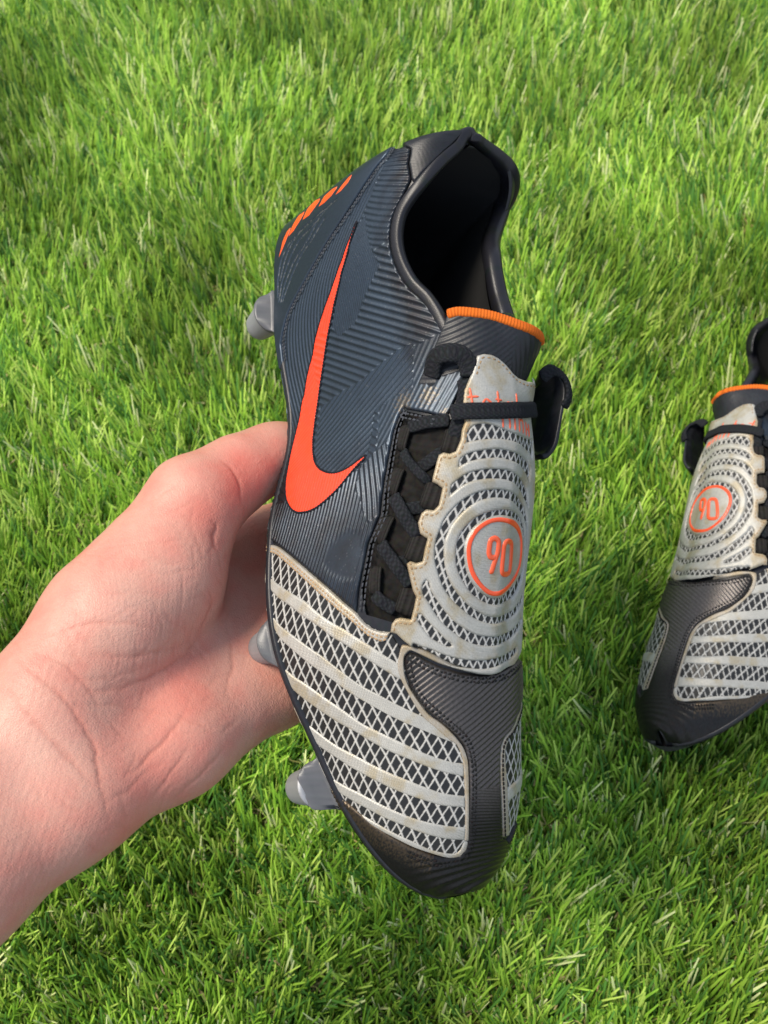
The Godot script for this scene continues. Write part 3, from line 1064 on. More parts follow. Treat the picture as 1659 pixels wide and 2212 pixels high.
func _shell_parts(root: Node3D) -> void:
	var hole := _resample(_opening(), 90)
	var whole := _pts([-125, 0, 125, 0, 125, 285, -125, 285])
	var facing_gap := _line("quarter_right").slice(2, 13)
	facing_gap.append_array(_pts([-22.5, 127.5, -12, 128.5, -9, 150, -14, 172, -20, 186, -33, 189, -45, 184]))
	var gap := PackedVector2Array()
	var pieces: Array = Geometry2D.offset_polygon(facing_gap, -0.6)
	for p: PackedVector2Array in pieces:
		if p.size() > gap.size():
			gap = p
	_part("upper", _panel(whole, [hole, gap], 1.3, _flat(-1.0), 0.01, 0.5, _flat(0.0), _worn_black), "smooth_leather", root)
	var lining_cut := _pts([-125, 0, 125, 0, 125, 150, -125, 150])
	_part("lining", _panel(lining_cut, [hole], 1.6, func(u: float, v: float) -> float: return -3.4 + 1.6 * sin(u * 0.09) * sin(v * 0.05) - 1.2, 0.01, 0.5, _flat(0.0), _plain(Color(0.024, 0.024, 0.025))), "smooth_leather", root)
	# footbed
	var st := [PackedVector3Array(), PackedInt32Array(), PackedColorArray()]
	for i in range(4, 150):
		for j in 9:
			var l := tp[i * (NS + 1)]
			var r := tp[i * (NS + 1) + NS]
			var f := j / 8.0
			st[0].append(_out(l.lerp(r, 0.04 + 0.92 * f) + Vector3(0, 5.0 - 2.0 * sin(PI * f), 0)))
			st[2].append(Color(0.014, 0.014, 0.016))
	for i in 145:
		for j in 8:
			var k := i * 9 + j
			st[1].append_array([k, k + 1, k + 9, k + 1, k + 10, k + 9])
	_part("footbed", _wound(st[0], st[1], st[2]), "lining", root)
	# padded collar rim
	var rim := _resample(hole, 190, true)
	var path := PackedVector3Array()
	var ways := PackedVector3Array()
	for i in rim.size():
		path.append(_at(rim[i].x, rim[i].y, -1.6))
		ways.append(sn)
	_part("collar", _sweep(path, ways, func(f: float) -> float: return 2.3 + 2.3 * smoothstep(0.42, 0.56, f) * (1.0 - smoothstep(0.9, 1.0, f)), func(f: float) -> float: return 2.0 + 1.3 * smoothstep(0.42, 0.56, f) * (1.0 - smoothstep(0.9, 1.0, f)), 22, true, func(_r: float, _x: float, _s: float) -> float: return 0.0, func(r: float, _x: float, _s: float) -> Color: return black * (0.9 + 0.2 * grain.get_noise_1d(r))), "smooth_leather", root)
	# heel tab above the counter
	var tab := _line("tabseam")
	var lat := _line("rim_lat")
	for s: float in [1.0, -1.0]:
		var p := PackedVector2Array()
		for q in [Vector2(-30.5, 17.0), tab[0], tab[1], tab[2], lat[11], lat[12], lat[13], Vector2(-3.5, 3.0), Vector2(0, 0.02), Vector2(-29.5, 0.02)]:
			p.append(Vector2(q.x * s, q.y))
		_part("heel_tab", _panel(p, [], 0.5, _flat(-0.9), 1.0, 0.7, func(u: float, v: float) -> float: return 0.1 * _ridge(u, v, Vector2(0.9, 0.4), 1.2, 1.0), _worn_black), "leather", root)
	# tongue
	var tip := _line("tongue_tip")
	var right := _line("tongue_right")
	var t := tip.duplicate()
	t.append_array(right)
	t.append_array(_pts([18, 118, 10, 122, -10, 124, -22, 121, -33, 113, -26, 104]))
	var floor_cut := _pts([-10, 122, -6, 140, -14, 165, -26, 190, -37, 191, -47, 183.5, -49, 168, -48.5, 150, -45, 134, -41, 122, -34, 112, -22, 119])
	_part("tongue_lining", _panel(floor_cut, [], 0.5, func(u: float, v: float) -> float: return _tongue_lift(u, v) - 0.2, 0.5, 0.8, func(u: float, v: float) -> float: return 0.3 * _ridge(u, v + 0.02 * u * u, Vector2(0.8, -0.6), 2.2, 1.2), func(u: float, v: float) -> Color: return Color(0.010, 0.009, 0.008) * (1.0 + 0.8 * blotch.get_noise_2d(u * 4.0, v * 4.0))), "lining", root)
	_part("tongue", _panel(t, [], 0.45, _tongue_lift, 0.9, 0.8, func(u: float, v: float) -> float: return 0.28 * _ridge(u, v + 0.02 * u * u, Vector2(0.8, -0.6) if u < 4.0 else Vector2(0.35, 0.94), 1.6, 1.2), func(u: float, v: float) -> Color: return _worn_black(u, v) * 1.15), "leather", root)
	var trim := _cord(tip, _tongue_lift, 1.9, 1.7, 16, 0.3, false, func(r: float, _x: float, _s: float) -> float: return 0.16 * sin(r * TAU / 1.1), func(r: float, _x: float, _s: float) -> Color: return Color(0.68, 0.15, 0.02) * (0.85 + 0.25 * sin(r * TAU / 1.1)))
	_part("tongue_trim", trim, "webbing", root)


func _quarter_parts(root: Node3D) -> void:
	var seam := _line("seam")
	var lat := _line("rim_lat")
	var tab := _line("tabseam")
	var bottom := _line("quarter_bottom")
	var right := _line("quarter_right")
	var q := _resample(seam, 40)
	q.append_array(_pts([-112, 75, -118, 100, -112, 140]))
	q.append_array(bottom)
	q.append_array(right.slice(1))
	q.append_array(_resample(lat.slice(1, 11), 30))
	q.append_array(_back(tab))
	var eyelet := PackedVector2Array()
	for k in 12:
		eyelet.append(Vector2(-26.4, 112.6) + Vector2(cos(TAU * k / 12.0) * 1.4, sin(TAU * k / 12.0) * 1.9))
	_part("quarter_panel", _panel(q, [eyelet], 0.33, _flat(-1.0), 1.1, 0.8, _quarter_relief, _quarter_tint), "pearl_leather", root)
	# plain panel of the inner side
	var inner := _pts([36, 12, 60, 30, 85, 45, 112, 62, 118, 100, 112, 150, 95, 168, 70, 172, 45, 178, 30, 160, 26, 130, 27, 108, 30, 88, 36, 66, 44, 48, 46, 34, 42, 24])
	_part("inner_quarter_panel", _panel(inner, [], 0.9, _flat(-1.0), 1.0, 0.8, func(u: float, v: float) -> float: return 0.2 * _ridge(u, v, Vector2(0.7, -0.7), 2.4, 1.4), _worn_black), "leather", root)
	# double seam along the facing
	var st := _new_stitches()
	var facing := _resample(right.slice(0, 16), 80)
	for d in [1.5, 3.0]:
		_stitches(st, _shift(facing, -d), _flat(0.1), 1.9, 1.4, 0.3, Color(0.05, 0.055, 0.065))
	# thread round the swoosh
	var hook := _line("swoosh")
	_part("stitching", _stitch_mesh(st), "thread", root, "stuff")
	var swoosh := _resample(hook, 240, true)
	_part("emblem_edge", _cord(hook, _flat(0.30), 0.46, 0.34, 8, 0.3, true, func(r: float, _x: float, _s: float) -> float: return 0.14 * sin(r * TAU / 1.25), func(_r: float, _x: float, _s: float) -> Color: return Color(0.010, 0.010, 0.013)), "thread", root)
	_part("side_emblem", _panel(swoosh, [], 0.3, _flat(0.22), 0.30, 0.45, func(u: float, v: float) -> float:
		if v < 72.0:
			return 0.06 * _ridge(u, v, Vector2(-0.62, 0.78), 1.5, 1.2)
		if v < 100.0 and u > -84.0:
			return 0.13 * _ridge(u, v, Vector2(0.8, 0.6), 2.45, 1.6)
		if v < 124.0:
			return 0.10 * _ridge(u, v, Vector2(0.91, -0.42), 1.6, 1.3)
		return 0.11 * _ridge(u, v, Vector2(-0.12, 0.99), 1.55, 1.2), func(u: float, v: float) -> Color:
		var w := clampf((grain.get_noise_2d(u * 5.0 + 9.0, v * 5.0) - 0.45) * 3.0, 0.0, 1.0)
		return (orange * (1.0 + 0.08 * blotch.get_noise_2d(u * 3.0, v * 3.0))).lerp(Color(0.9, 0.3, 0.22), w * 0.5)), "gloss", root)
	# moulded heel counter, one half each side of the back seam
	var grooves: Array = []
	for k in 5:
		grooves.append(_resample(_line("groove%d" % k), 16))
	for s: float in [1.0, -1.0]:
		var c := PackedVector2Array()
		for p in _resample(seam, 36):
			c.append(Vector2(p.x * s, p.y))
		for p: Vector2 in [Vector2(-114, 76), Vector2(-116, 40), Vector2(-116, 0.02), Vector2(-31, 0.02)]:
			c.append(Vector2(p.x * s, p.y))
		var counter := _part("heel_counter", _panel(c, [], 0.45, _flat(-0.9), 1.7, 0.9, func(u: float, v: float) -> float:
			var r := 0.0
			var p := Vector2(u * s, v)
			for g: PackedVector2Array in grooves:
				var d := _near(p, g)
				if d < 1.6:
					r = minf(r, -0.45 * exp(-d * d / 0.16))
			return r, func(u: float, v: float) -> Color:
			var p := Vector2(u * s, v)
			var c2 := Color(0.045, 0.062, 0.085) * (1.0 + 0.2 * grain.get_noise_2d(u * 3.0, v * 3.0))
			for g: PackedVector2Array in grooves:
				var d := _near(p, g)
				if d < 0.35 and grain.get_noise_2d(u * 3.0, v * 3.0) > 0.05:
					c2 = c2.lerp(Color(0.3, 0.29, 0.27), 0.5)
			return c2), "pearl_leather", root)
		for k in 5:
			var bar := PackedVector2Array()
			for p in _line("stripe%d" % k):
				bar.append(Vector2(p.x * s, p.y))
			_part("stripe", _panel(bar, [], 0.25, _flat(0.72), 0.20, 0.2, _flat(0.0), _plain(Color(0.80, 0.095, 0.02))), "gloss", counter)
		var row := _new_stitches()
		var edge := PackedVector2Array()
		for p in _resample(seam, 60):
			edge.append(Vector2(p.x * s, p.y))
		for d in [1.4, 2.5]:
			_stitches(row, _shift(edge, d * s), _flat(0.8), 1.5, 1.2, 0.3, Color(0.06, 0.065, 0.075))
		_part("stitching", _stitch_mesh(row), "thread", counter, "stuff")


func _vamp_parts(root: Node3D) -> void:
	var top := _line("border_top")
	var frame_out := _line("frame_out")
	var foot := _line("band6_bot")
	var net := top.duplicate()
	for i in range(13, -1, -1):
		net.append(frame_out[i])
	net.append_array(_back(foot))
	net.append_array(_pts([-64, 241, -72, 226, -80, 211, -88, 192, -98, 168, -106, 148]))
	var vamp := _part("vamp_net", _panel(net, [], 0.28, _flat(-1.0), 0.55, 0.5, _net_relief, _net_tint), "film", root)
	for k in range(1, 7):
		var a := _line("band%d_top" % k)
		var b := _line("band%d_bot" % k)
		if k < 6:
			a.insert(0, a[0] + (a[0] - a[1]).normalized() * 7.0)
			b.insert(0, b[0] + (b[0] - b[1]).normalized() * 7.0)
		_part("band", _ribbon(a, b, 0.4, _flat(-0.7), 0.72, 1.0, _flat(0.0), _silver_tint), "fabric", vamp)
	_part("frame", _ribbon(frame_out, _line("frame_in"), 0.35, _flat(-0.75), 1.0, 0.8, _flat(0.0), _grubby), "fabric", vamp)
	var border := _ribbon(top, _line("border_bot"), 0.35, _flat(-0.75), 1.15, 0.8, _flat(0.0), func(u: float, v: float) -> Color:
		return _silver_tint(u, v).lerp(_grubby(u, v), 0.45))
	_part("border", border, "fabric", vamp)
	var st := _new_stitches()
	var tan_thread := Color(0.36, 0.24, 0.13)
	var t2 := _resample(top, 60)
	var b2 := _resample(_line("border_bot"), 60)
	var one := PackedVector2Array()
	var two := PackedVector2Array()
	for i in 60:
		one.append(t2[i].lerp(b2[i], 0.45))
		two.append(t2[i].lerp(b2[i], 0.80))
	_stitches(st, one, _flat(0.4), 1.7, 1.2, 0.26, tan_thread)
	_stitches(st, two, _flat(0.4), 1.7, 1.2, 0.26, tan_thread)
	_part("stitching", _stitch_mesh(st), "thread", vamp, "stuff")
	# dark ridged toe piece
	var left := _line("toe_left")
	var right := _line("toe_right")
	var toe := _back(left)
	toe.append_array(_line("toe_top").slice(1))
	toe.append_array(_pts([26, 203.5, 30, 212]))
	toe.append_array(right.slice(0, 14))
	toe.append_array(_pts([30, 264, 50, 256, 80, 250, 60, 268, 40, 280, 10, 284.9, -10, 284.9, -40, 281, -62, 262, -75, 240, -68, 236]))
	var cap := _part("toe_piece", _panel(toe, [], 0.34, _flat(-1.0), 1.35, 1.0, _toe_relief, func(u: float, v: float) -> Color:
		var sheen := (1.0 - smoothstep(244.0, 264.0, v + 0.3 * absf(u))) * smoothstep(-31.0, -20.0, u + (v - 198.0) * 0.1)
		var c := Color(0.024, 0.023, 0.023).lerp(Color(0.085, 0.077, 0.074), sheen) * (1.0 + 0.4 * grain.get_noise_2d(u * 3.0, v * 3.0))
		var d := _near(Vector2(u, v), foot)
		if d < 6.0 and u < -20.0:
			c = c.lerp(Color(0.13, 0.092, 0.055), clampf(0.55 * (1.0 - d / 6.0) + 0.9 * grain.get_noise_2d(u * 2.5, v * 2.5), 0.0, 0.6))
		return c), "pearl_leather", root)
	var dark := _new_stitches()
	var edge := _resample(left.slice(0, 24), 110)
	for d in [1.2, 2.5]:
		_stitches(dark, _shift(edge, d), _flat(0.38), 1.6, 1.35, 0.46, Color(0.014, 0.013, 0.013))
	var crown := _resample(_line("toe_top"), 30)
	for d in [-1.2, -2.5]:
		_stitches(dark, _shift(crown, d), _flat(0.38), 1.6, 1.35, 0.46, Color(0.014, 0.013, 0.013))
	var off := _resample(right.slice(0, 11), 50)
	for d in [1.1]:
		_stitches(dark, _shift(off, d), _flat(0.38), 1.6, 1.35, 0.46, Color(0.014, 0.013, 0.013))
	_part("stitching", _stitch_mesh(dark), "thread", cap, "stuff")
	# inner side of the forefoot
	var med := _line("medpanel")
	var far_net := med.slice(0, 11)
	far_net.append_array(_pts([45, 256, 90, 248, 100, 215, 100, 190, 60, 196, 34, 208]))
	var inner := _part("inner_vamp_net", _panel(far_net, [], 0.32, _flat(-1.0), 0.55, 0.5, _net_relief, _net_tint), "film", root)
	_part("frame", _ribbon(right.slice(0, 11), med.slice(0, 10), 0.35, _flat(-0.75), 1.0, 0.8, _flat(0.0), _grubby), "fabric", inner)
	for v in [224.0, 249.0]:
		_part("band", _ribbon(_pts([9.0, v, 24, v - 5, 44, v - 13, 64, v - 20]), _pts([9.5, v + 5.5, 24, v + 0.5, 44, v - 8, 64, v - 15]), 0.4, _flat(-0.75), 0.95, 1.2, _flat(0.0), _silver_tint), "fabric", inner)


func _flap_parts(root: Node3D) -> void:
	var out := _line("flap_top")
	out.append_array(_pts([22, 116, 25, 130, 28, 150, 31, 170, 31, 188, 24, 201]))
	out.append_array(_line("flap_bottom"))
	out.append_array(_line("flap_left"))
	var slim := PackedVector2Array()
	var inset: Array = Geometry2D.offset_polygon(out, -1.0)
	for p: PackedVector2Array in inset:
		if p.size() > slim.size():
			slim = p
	var under := func(u: float, v: float) -> float: return _flap_lift(u, v) - 0.75
	var flap := _part("lace_cover", _panel(slim, [], 0.28, func(u: float, v: float) -> float: return _flap_lift(u, v) - 1.6, 0.9, 0.6, _small_net_relief, _small_net_tint), "film", root)
	var holes: Array = []
	for k in 3:
		var h := _resample(_line("w%d_top" % (k + 1)), 26)
		h.append_array(_back(_resample(_line("w%d_bot" % (k + 1)), 26)))
		holes.append(h)
	holes.append(_resample(_line("wa_out"), 110, true))
	holes.append(_resample(_line("wd"), 90, true))
	holes.append(_resample(_line("we"), 40, true))
	holes.append(_resample(_line("wf"), 90, true))
	var left := _line("flap_left")
	_part("cover_fabric", _panel(out, holes, 0.34, func(u: float, v: float) -> float: return _flap_lift(u, v) - 0.9, 1.0, 0.9, _flat(0.0), func(u: float, v: float) -> Color:
		var c := _silver_tint(u, v)
		var d := _near(Vector2(u, v), left)
		if d < 4.0:
			c = c.lerp(_grubby(u, v) * Color(1.0, 0.9, 0.7), clampf(1.0 - d / 4.0 + 0.4 * grain.get_noise_2d(u * 2.0, v * 2.0), 0.0, 0.85))
		return c), "fabric", flap)
	_part("ring", _panel(_resample(_line("ringb_out"), 120, true), [_resample(_line("ringb_in"), 110, true)], 0.32, under, 0.95, 1.4, _flat(0.0), _silver_tint), "fabric", flap)
	var badge := _part("badge", _panel(_resample(_line("badge"), 100, true), [], 0.34, under, 1.3, 1.2, _flat(0.0), _silver_tint), "fabric", flap)
	var high := func(u: float, v: float) -> float: return _flap_lift(u, v) + 0.5
	_part("badge_ring", _panel(_resample(_line("ring_out"), 100, true), [_resample(_line("ring_in"), 90, true)], 0.28, high, 0.4, 0.4, _flat(0.0), _plain(Color(0.80, 0.085, 0.02))), "gloss", badge)
	var marks := {"nine": false, "zero": true}
	for name_of in marks:
		var pen := _line(name_of)
		if side < 0.0:
			# the figures read the same way on both boots
			var mirrored := PackedVector2Array()
			for p in pen:
				mirrored.append(Vector2(36.0 * 0.1 + (-17.0 if name_of == "nine" else 17.0) * 0.0 - p.x, p.y))
			pen = mirrored
		_part("numeral", _cord(pen, high, 1.0, 0.55, 10, 0.3, marks[name_of], func(_r: float, _x: float, _s: float) -> float: return 0.0, func(_r: float, _x: float, _s: float) -> Color: return Color(0.80, 0.10, 0.03)), "gloss", badge)
	# lettering partly under the lace
	var pens: Array = [
		[-13.2, 120.4, -12.6, 127.6], [-14.4, 123.4, -10.6, 123.6], [-8.6, 124.2, -9.6, 126.0, -8.4, 127.8, -6.8, 126.2, -8.6, 124.2], [-4.6, 121.6, -4.2, 128.0], [-5.6, 124.4, -2.8, 124.6], [-0.2, 124.6, -1.2, 126.6, 0.2, 128.2, 1.6, 126.6, -0.2, 124.6], [1.6, 124.4, 1.9, 128.2], [4.0, 121.4, 4.4, 128.0],
		[-3.0, 129.0, -2.6, 133.2], [-2.8, 130.4, -1.0, 129.4, 0.2, 130.6, 0.4, 133.4], [2.6, 129.6, 2.9, 133.6], [5.2, 129.2, 5.6, 133.8], [5.4, 130.4, 7.2, 129.6, 8.2, 130.6, 8.5, 134.0], [11.0, 129.4, 11.4, 134.2], [13.2, 129.6, 13.6, 134.2], [11.2, 131.6, 13.4, 131.8]]
	for pen: Array in pens:
		_part("letter_stroke", _cord(_pts(pen), func(u: float, v: float) -> float: return _flap_lift(u, v) + 0.1, 0.42, 0.3, 8, 0.35, false, func(_r: float, _x: float, _s: float) -> float: return 0.0, func(_r: float, _x: float, _s: float) -> Color: return Color(0.72, 0.12, 0.05)), "gloss", flap)
	var st := _new_stitches()
	var tan_thread := Color(0.30, 0.20, 0.11)
	var edge := _resample(left, 150)
	_stitches(st, _shift(edge, -1.4), func(u: float, v: float) -> float: return _flap_lift(u, v) + 0.15, 1.7, 1.1, 0.24, tan_thread)
	_stitches(st, _shift(_resample(_line("flap_top").slice(1, 12), 50), -1.5), func(u: float, v: float) -> float: return _flap_lift(u, v) + 0.15, 1.8, 1.1, 0.24, tan_thread)
	_part("stitching", _stitch_mesh(st), "thread", flap, "stuff")


func _braid(r: float, x: float, _s: float) -> float:
	return 0.32 * absf(sin(PI * (r / 2.0 + x / 1.3))) * absf(sin(PI * (r / 2.0 - x / 1.3))) - 0.22 * exp(-x * x / 0.12)


func _braid_tint(r: float, x: float, _s: float) -> Color:
	return Color(0.026, 0.028, 0.032) * (0.4 + 0.6 * absf(sin(PI * (r / 2.0 + x / 1.3))) * absf(sin(PI * (r / 2.0 - x / 1.3))))


func _lace_parts(root: Node3D) -> void:
	# webbing loops first, then the lace through them
	for key in ["loopL", "loopR"]:
		var p := _line(key)
		for i in p.size():
			var left: bool = key == "loopL"
			var at := p[i]
			var along := Vector2(-1.4, 4.2) if left else Vector2(-1.2, 4.0)
			if left and i == 3:
				along = Vector2(0.6, 4.6)
			var top := PackedVector2Array([at - along, at - along * 0.5 + Vector2(0.3, 0), at + along * 0.5 + Vector2(0.3, 0), at + along])
			var wide := 2.5 if left else 3.6
			var high := -0.6 if left else 0.7
			var loop := _cord(top, _flat(high), wide, 0.7, 30, 0.35, false, func(_r: float, x: float, _s: float) -> float: return 0.13 * sin(x * TAU / 1.15), func(r: float, x: float, _s: float) -> Color: return Color(0.020, 0.0185, 0.017) * (1.0 + 0.5 * sin(x * TAU / 1.15) + 0.4 * grain.get_noise_2d(r * 3.0, x * 3.0 + i * 20.0)), 2.4)
			_part("lace_loop", loop, "webbing", root)
	var spans := [
		["lace_f", -2.2, 2.3, 0.7, 0.4], ["lace_g", -2.2, 2.3, 0.7, 0.4], ["lace_h", -2.2, 2.3, 0.7, 0.4], ["lace_a", -0.6, 2.4, 0.8, 0.8],
		["lace_b", 0.5, 1.7, 1.0, 1.6], ["lace_c", 0.6, 2.5, 0.9, 1.6], ["lace_d", 0.6, 2.4, 0.9, 1.6], ["lace_e", -0.6, 2.3, 0.9, 0.8], ["lace_drop", 1.9, 2.5, 1.0, 1.6]]
	for s in spans:
		var lift: float = s[1]
		_part("lace", _cord(_line(s[0]), func(u: float, v: float) -> float: return lift + 0.35 * sin(u * 0.6 + v * 0.35), s[2], s[3], 30, 0.35, false, _braid, _braid_tint, s[4]), "webbing", root)
	_part("lace", _cord(_line("lace_toploop"), func(u: float, _v: float) -> float: return 5.0 - 0.078 * (u + 18.5) * (u + 18.5), 3.4, 1.1, 36, 0.3, false, _braid, _braid_tint, 0.5), "webbing", root)
	var cross := PackedVector2Array([Vector2(-19.5, 127.8), Vector2(-14.6, 128.0), Vector2(-9.9, 128.3), Vector2(-3.3, 128.0), Vector2(7.2, 126.6), Vector2(15.0, 124.6), Vector2(20.5, 123.0), Vector2(26.0, 121.0)])
	_part("lace", _cord(cross, func(u: float, v: float) -> float: return _flap_lift(u, v) + 1.0 - 2.6 * smoothstep(18.0, 26.0, u), 2.9, 0.95, 32, 0.3, false, _braid, _braid_tint), "webbing", root)
	# the inner facing's lace tab, standing up beside the cover
	var outer := [Vector3(38.6, 85.4, 99.0), Vector3(41.6, 87.2, 102.2), Vector3(43.0, 87.4, 106.4), Vector3(43.0, 86.8, 110.1), Vector3(42.2, 85.6, 113.7), Vector3(41.4, 83.8, 118.8), Vector3(40.7, 82.5, 122.8), Vector3(39.8, 80.8, 127.3), Vector3(37.5, 78.6, 130.4), Vector3(34.9, 77.0, 131.1)]
	var inner := [Vector3(43.5, 69.0, 95.0), Vector3(44.0, 69.4, 97.0), Vector3(44.3, 69.0, 100.0), Vector3(44.1, 68.4, 103.0), Vector3(43.7, 67.4, 107.0), Vector3(43.2, 66.0, 112.0), Vector3(42.4, 64.6, 116.0), Vector3(41.6, 63.2, 120.0), Vector3(40.8, 62.0, 124.0), Vector3(39.7, 61.4, 126.0)]
	var path := PackedVector3Array()
	var ways := PackedVector3Array()
	var spans_wide := PackedFloat32Array()
	for i in 46:
		var f := i / 45.0 * 8.999
		var k := int(f)
		var o: Vector3 = outer[k].cubic_interpolate(outer[k + 1], outer[maxi(k - 1, 0)], outer[mini(k + 2, 9)], f - k)
		var n: Vector3 = inner[k].cubic_interpolate(inner[k + 1], inner[maxi(k - 1, 0)], inner[mini(k + 2, 9)], f - k)
		path.append((o + n) * 0.5)
		spans_wide.append(o.distance_to(n) * 0.5)
		ways.append((o - n).normalized())
	for i in 46:
		var t := path[mini(i + 1, 45)] - path[maxi(i - 1, 0)]
		ways[i] = ways[i].cross(t).normalized()
	_part("inner_lace_tab", _sweep(path, ways, func(f: float) -> float: return spans_wide[roundi(f * 45.0)], func(_f: float) -> float: return 1.5, 30, false, func(r: float, x: float, _s: float) -> float: return 0.25 * sin(x * 0.9 + r * 0.2) + 0.12 * grain.get_noise_2d(r * 2.0, x * 2.0), func(r: float, x: float, _s: float) -> Color: return black * (1.1 + 0.6 * grain.get_noise_2d(r * 2.0, x * 2.0))), "smooth_leather", root)
	# lace end folded over the tab
	var over := PackedVector3Array([Vector3(31, 87.5, 104), Vector3(36.5, 88.6, 100.5), Vector3(42.2, 88.6, 102.4), Vector3(43.9, 88.4, 106.4), Vector3(43.9, 87.6, 110.4), Vector3(42.6, 85.4, 113.7)])
	var fold := PackedVector3Array()
	var fold_ways := PackedVector3Array()
	for i in 50:
		var f := i / 49.0 * 4.999
		var k := int(f)
		fold.append(over[k].cubic_interpolate(over[k + 1], over[maxi(k - 1, 0)], over[mini(k + 2, 5)], f - k))
		fold_ways.append(Vector3(0.45, 0.85, -0.25).normalized())
	_part("lace", _sweep(fold, fold_ways, func(_f: float) -> float: return 2.6, func(_f: float) -> float: return 0.9, 30, false, _braid, _braid_tint), "webbing", root)


func _sole_parts(root: Node3D) -> void:
	# black rand where the upper meets the plate
	var long := 0.0
	for s: float in [1.0, -1.0]:
		var low := PackedVector2Array()
		var top := PackedVector2Array()
		for i in 70:
			var v := lerpf(0.4, LONG - 0.4, (1.0 - cos(PI * i / 69.0)) / 2.0)
			var h := _half(v)
			low.append(Vector2(-h * s, v))
			top.append(Vector2(-(h - 3.6) * s, v))
		_part("rand", _ribbon(low, top, 0.9, _flat(-1.0), 1.7, 1.4, _flat(0.0), func(u: float, v: float) -> Color: return Color(0.018, 0.019, 0.023) * (1.0 + 0.3 * grain.get_noise_2d(u, v))), "smooth_leather", root)
	var verts := PackedVector3Array()
	var tris := PackedInt32Array()
	var cols := PackedColorArray()
	const M := 17
	for i in NV + 1:
		var l := tp[i * (NS + 1)]
		var r := tp[i * (NS + 1) + NS]
		for j in M:
			var f := float(j) / (M - 1)
			var drop := 4.2 * (1.0 - pow(absf(2.0 * f - 1.0), 6.0)) - 0.2
			var arch := 2.2 * sin(PI * f) * smoothstep(60.0, 110.0, l.z) * (1.0 - smoothstep(130.0, 175.0, l.z))
			verts.append(_out(l.lerp(r, 0.012 + 0.976 * f) + Vector3(0, 0.8 - drop + arch, 0)))
			cols.append(Color(0.030, 0.031, 0.033).lerp(Color(0.34, 0.345, 0.36), smoothstep(18.0, 36.0, l.z) * (1.0 - smoothstep(246.0, 258.0, l.z))) * (1.0 + 0.1 * grain.get_noise_2d(l.z, f * 60.0)))
	for i in NV:
		for j in M - 1:
			var k := i * M + j
			tris.append_array([k, k + M, k + 1, k + 1, k + M, k + M + 1])
	var plate := _part("sole_plate", _wound(verts, tris, cols), "plate", root)
	for s: Array in [[-26.0, 45.0, 0.5, 17.0], [27.0, 42.0, 0.5, 17.0], [-40.5, 184.0, 0.0, 17.0], [38.0, 180.0, 0.0, 15.0], [-32.0, 237.5, 3.0, 18.0], [40.0, 232.0, 3.0, 15.0]]:
		var stud := Node3D.new()
		stud.name = "stud"
		stud.position = _out(Vector3(s[0], s[2], s[1]))
		root.add_child(stud, true)
		_part("stud_body", _lathe([[0.0, -s[3]], [3.2, -s[3] + 0.1], [5.0, -s[3] + 0.9], [5.9, -s[3] + 2.4], [6.3, -s[3] + 4.5], [7.6, -4.0], [7.9, -3.2], [6.0, -2.9], [0.0, -2.7]], 40, Color(0.33, 0.335, 0.35)), "aluminium", stud)
		_part("stud_collar", _flare(s[0], s[2], s[1]), "plate", stud)


func _lathe(prof: Array, sides: int, tint: Color) -> ArrayMesh:
	var verts := PackedVector3Array()
	var tris := PackedInt32Array()
	var cols := PackedColorArray()
	var n := prof.size()
	for i in n:
		for k in sides:
			var a := TAU * k / sides
			verts.append(_out(Vector3(cos(a) * prof[i][0], prof[i][1], sin(a) * prof[i][0])))
			cols.append(tint * (1.0 + 0.12 * grain.get_noise_2d(k * 1.3, prof[i][1])))
	for i in n - 1:
		for k in sides:
			var k2 := (k + 1) % sides
			tris.append_array([i * sides + k, i * sides + k2, (i + 1) * sides + k, i * sides + k2, (i + 1) * sides + k2, (i + 1) * sides + k])
	return _wound(verts, tris, cols)


func _flare(x: float, y: float, z: float) -> ArrayMesh:
	# the moulded foot of a stud, spreading into the plate but never past the sole's edge
	var prof := [[7.9, -3.2], [8.5, -3.1], [8.8, -2.6], [8.9, -1.8], [9.4, -0.4], [10.0, 0.4], [9.5, 1.4], [6.0, 2.2], [0.0, 2.4]]
	const SIDES := 48
	var row := 0
	while row < NV - 1 and tp[row * (NS + 1)].z < z:
		row += 1
	var verts := PackedVector3Array()
	var tris := PackedInt32Array()
	var cols := PackedColorArray()
	for i in prof.size():
		for k in SIDES:
			var a := TAU * k / SIDES
			var px: float = x + cos(a) * prof[i][0]
			var pz: float = z + sin(a) * prof[i][0]
			while row < NV - 1 and tp[row * (NS + 1)].z < pz:
				row += 1
			while row > 1 and tp[row * (NS + 1)].z > pz:
				row -= 1
			var spare := 9.5 * (1.0 - smoothstep(-3.1, 0.2, prof[i][1])) - 0.5
			px = clampf(px, tp[row * (NS + 1)].x - spare, tp[row * (NS + 1) + NS].x + spare)
			verts.append(_out(Vector3(px - x, prof[i][1], pz - z)))
			cols.append(Color(0.10, 0.102, 0.108) * (1.0 + 0.25 * grain.get_noise_2d(k * 1.3, prof[i][1])))
	for i in prof.size() - 1:
		for k in SIDES:
			var k2 := (k + 1) % SIDES
			tris.append_array([i * SIDES + k, i * SIDES + k2, (i + 1) * SIDES + k, i * SIDES + k2, (i + 1) * SIDES + k2, (i + 1) * SIDES + k])
	return _wound(verts, tris, cols)


# ---------- the hand ----------

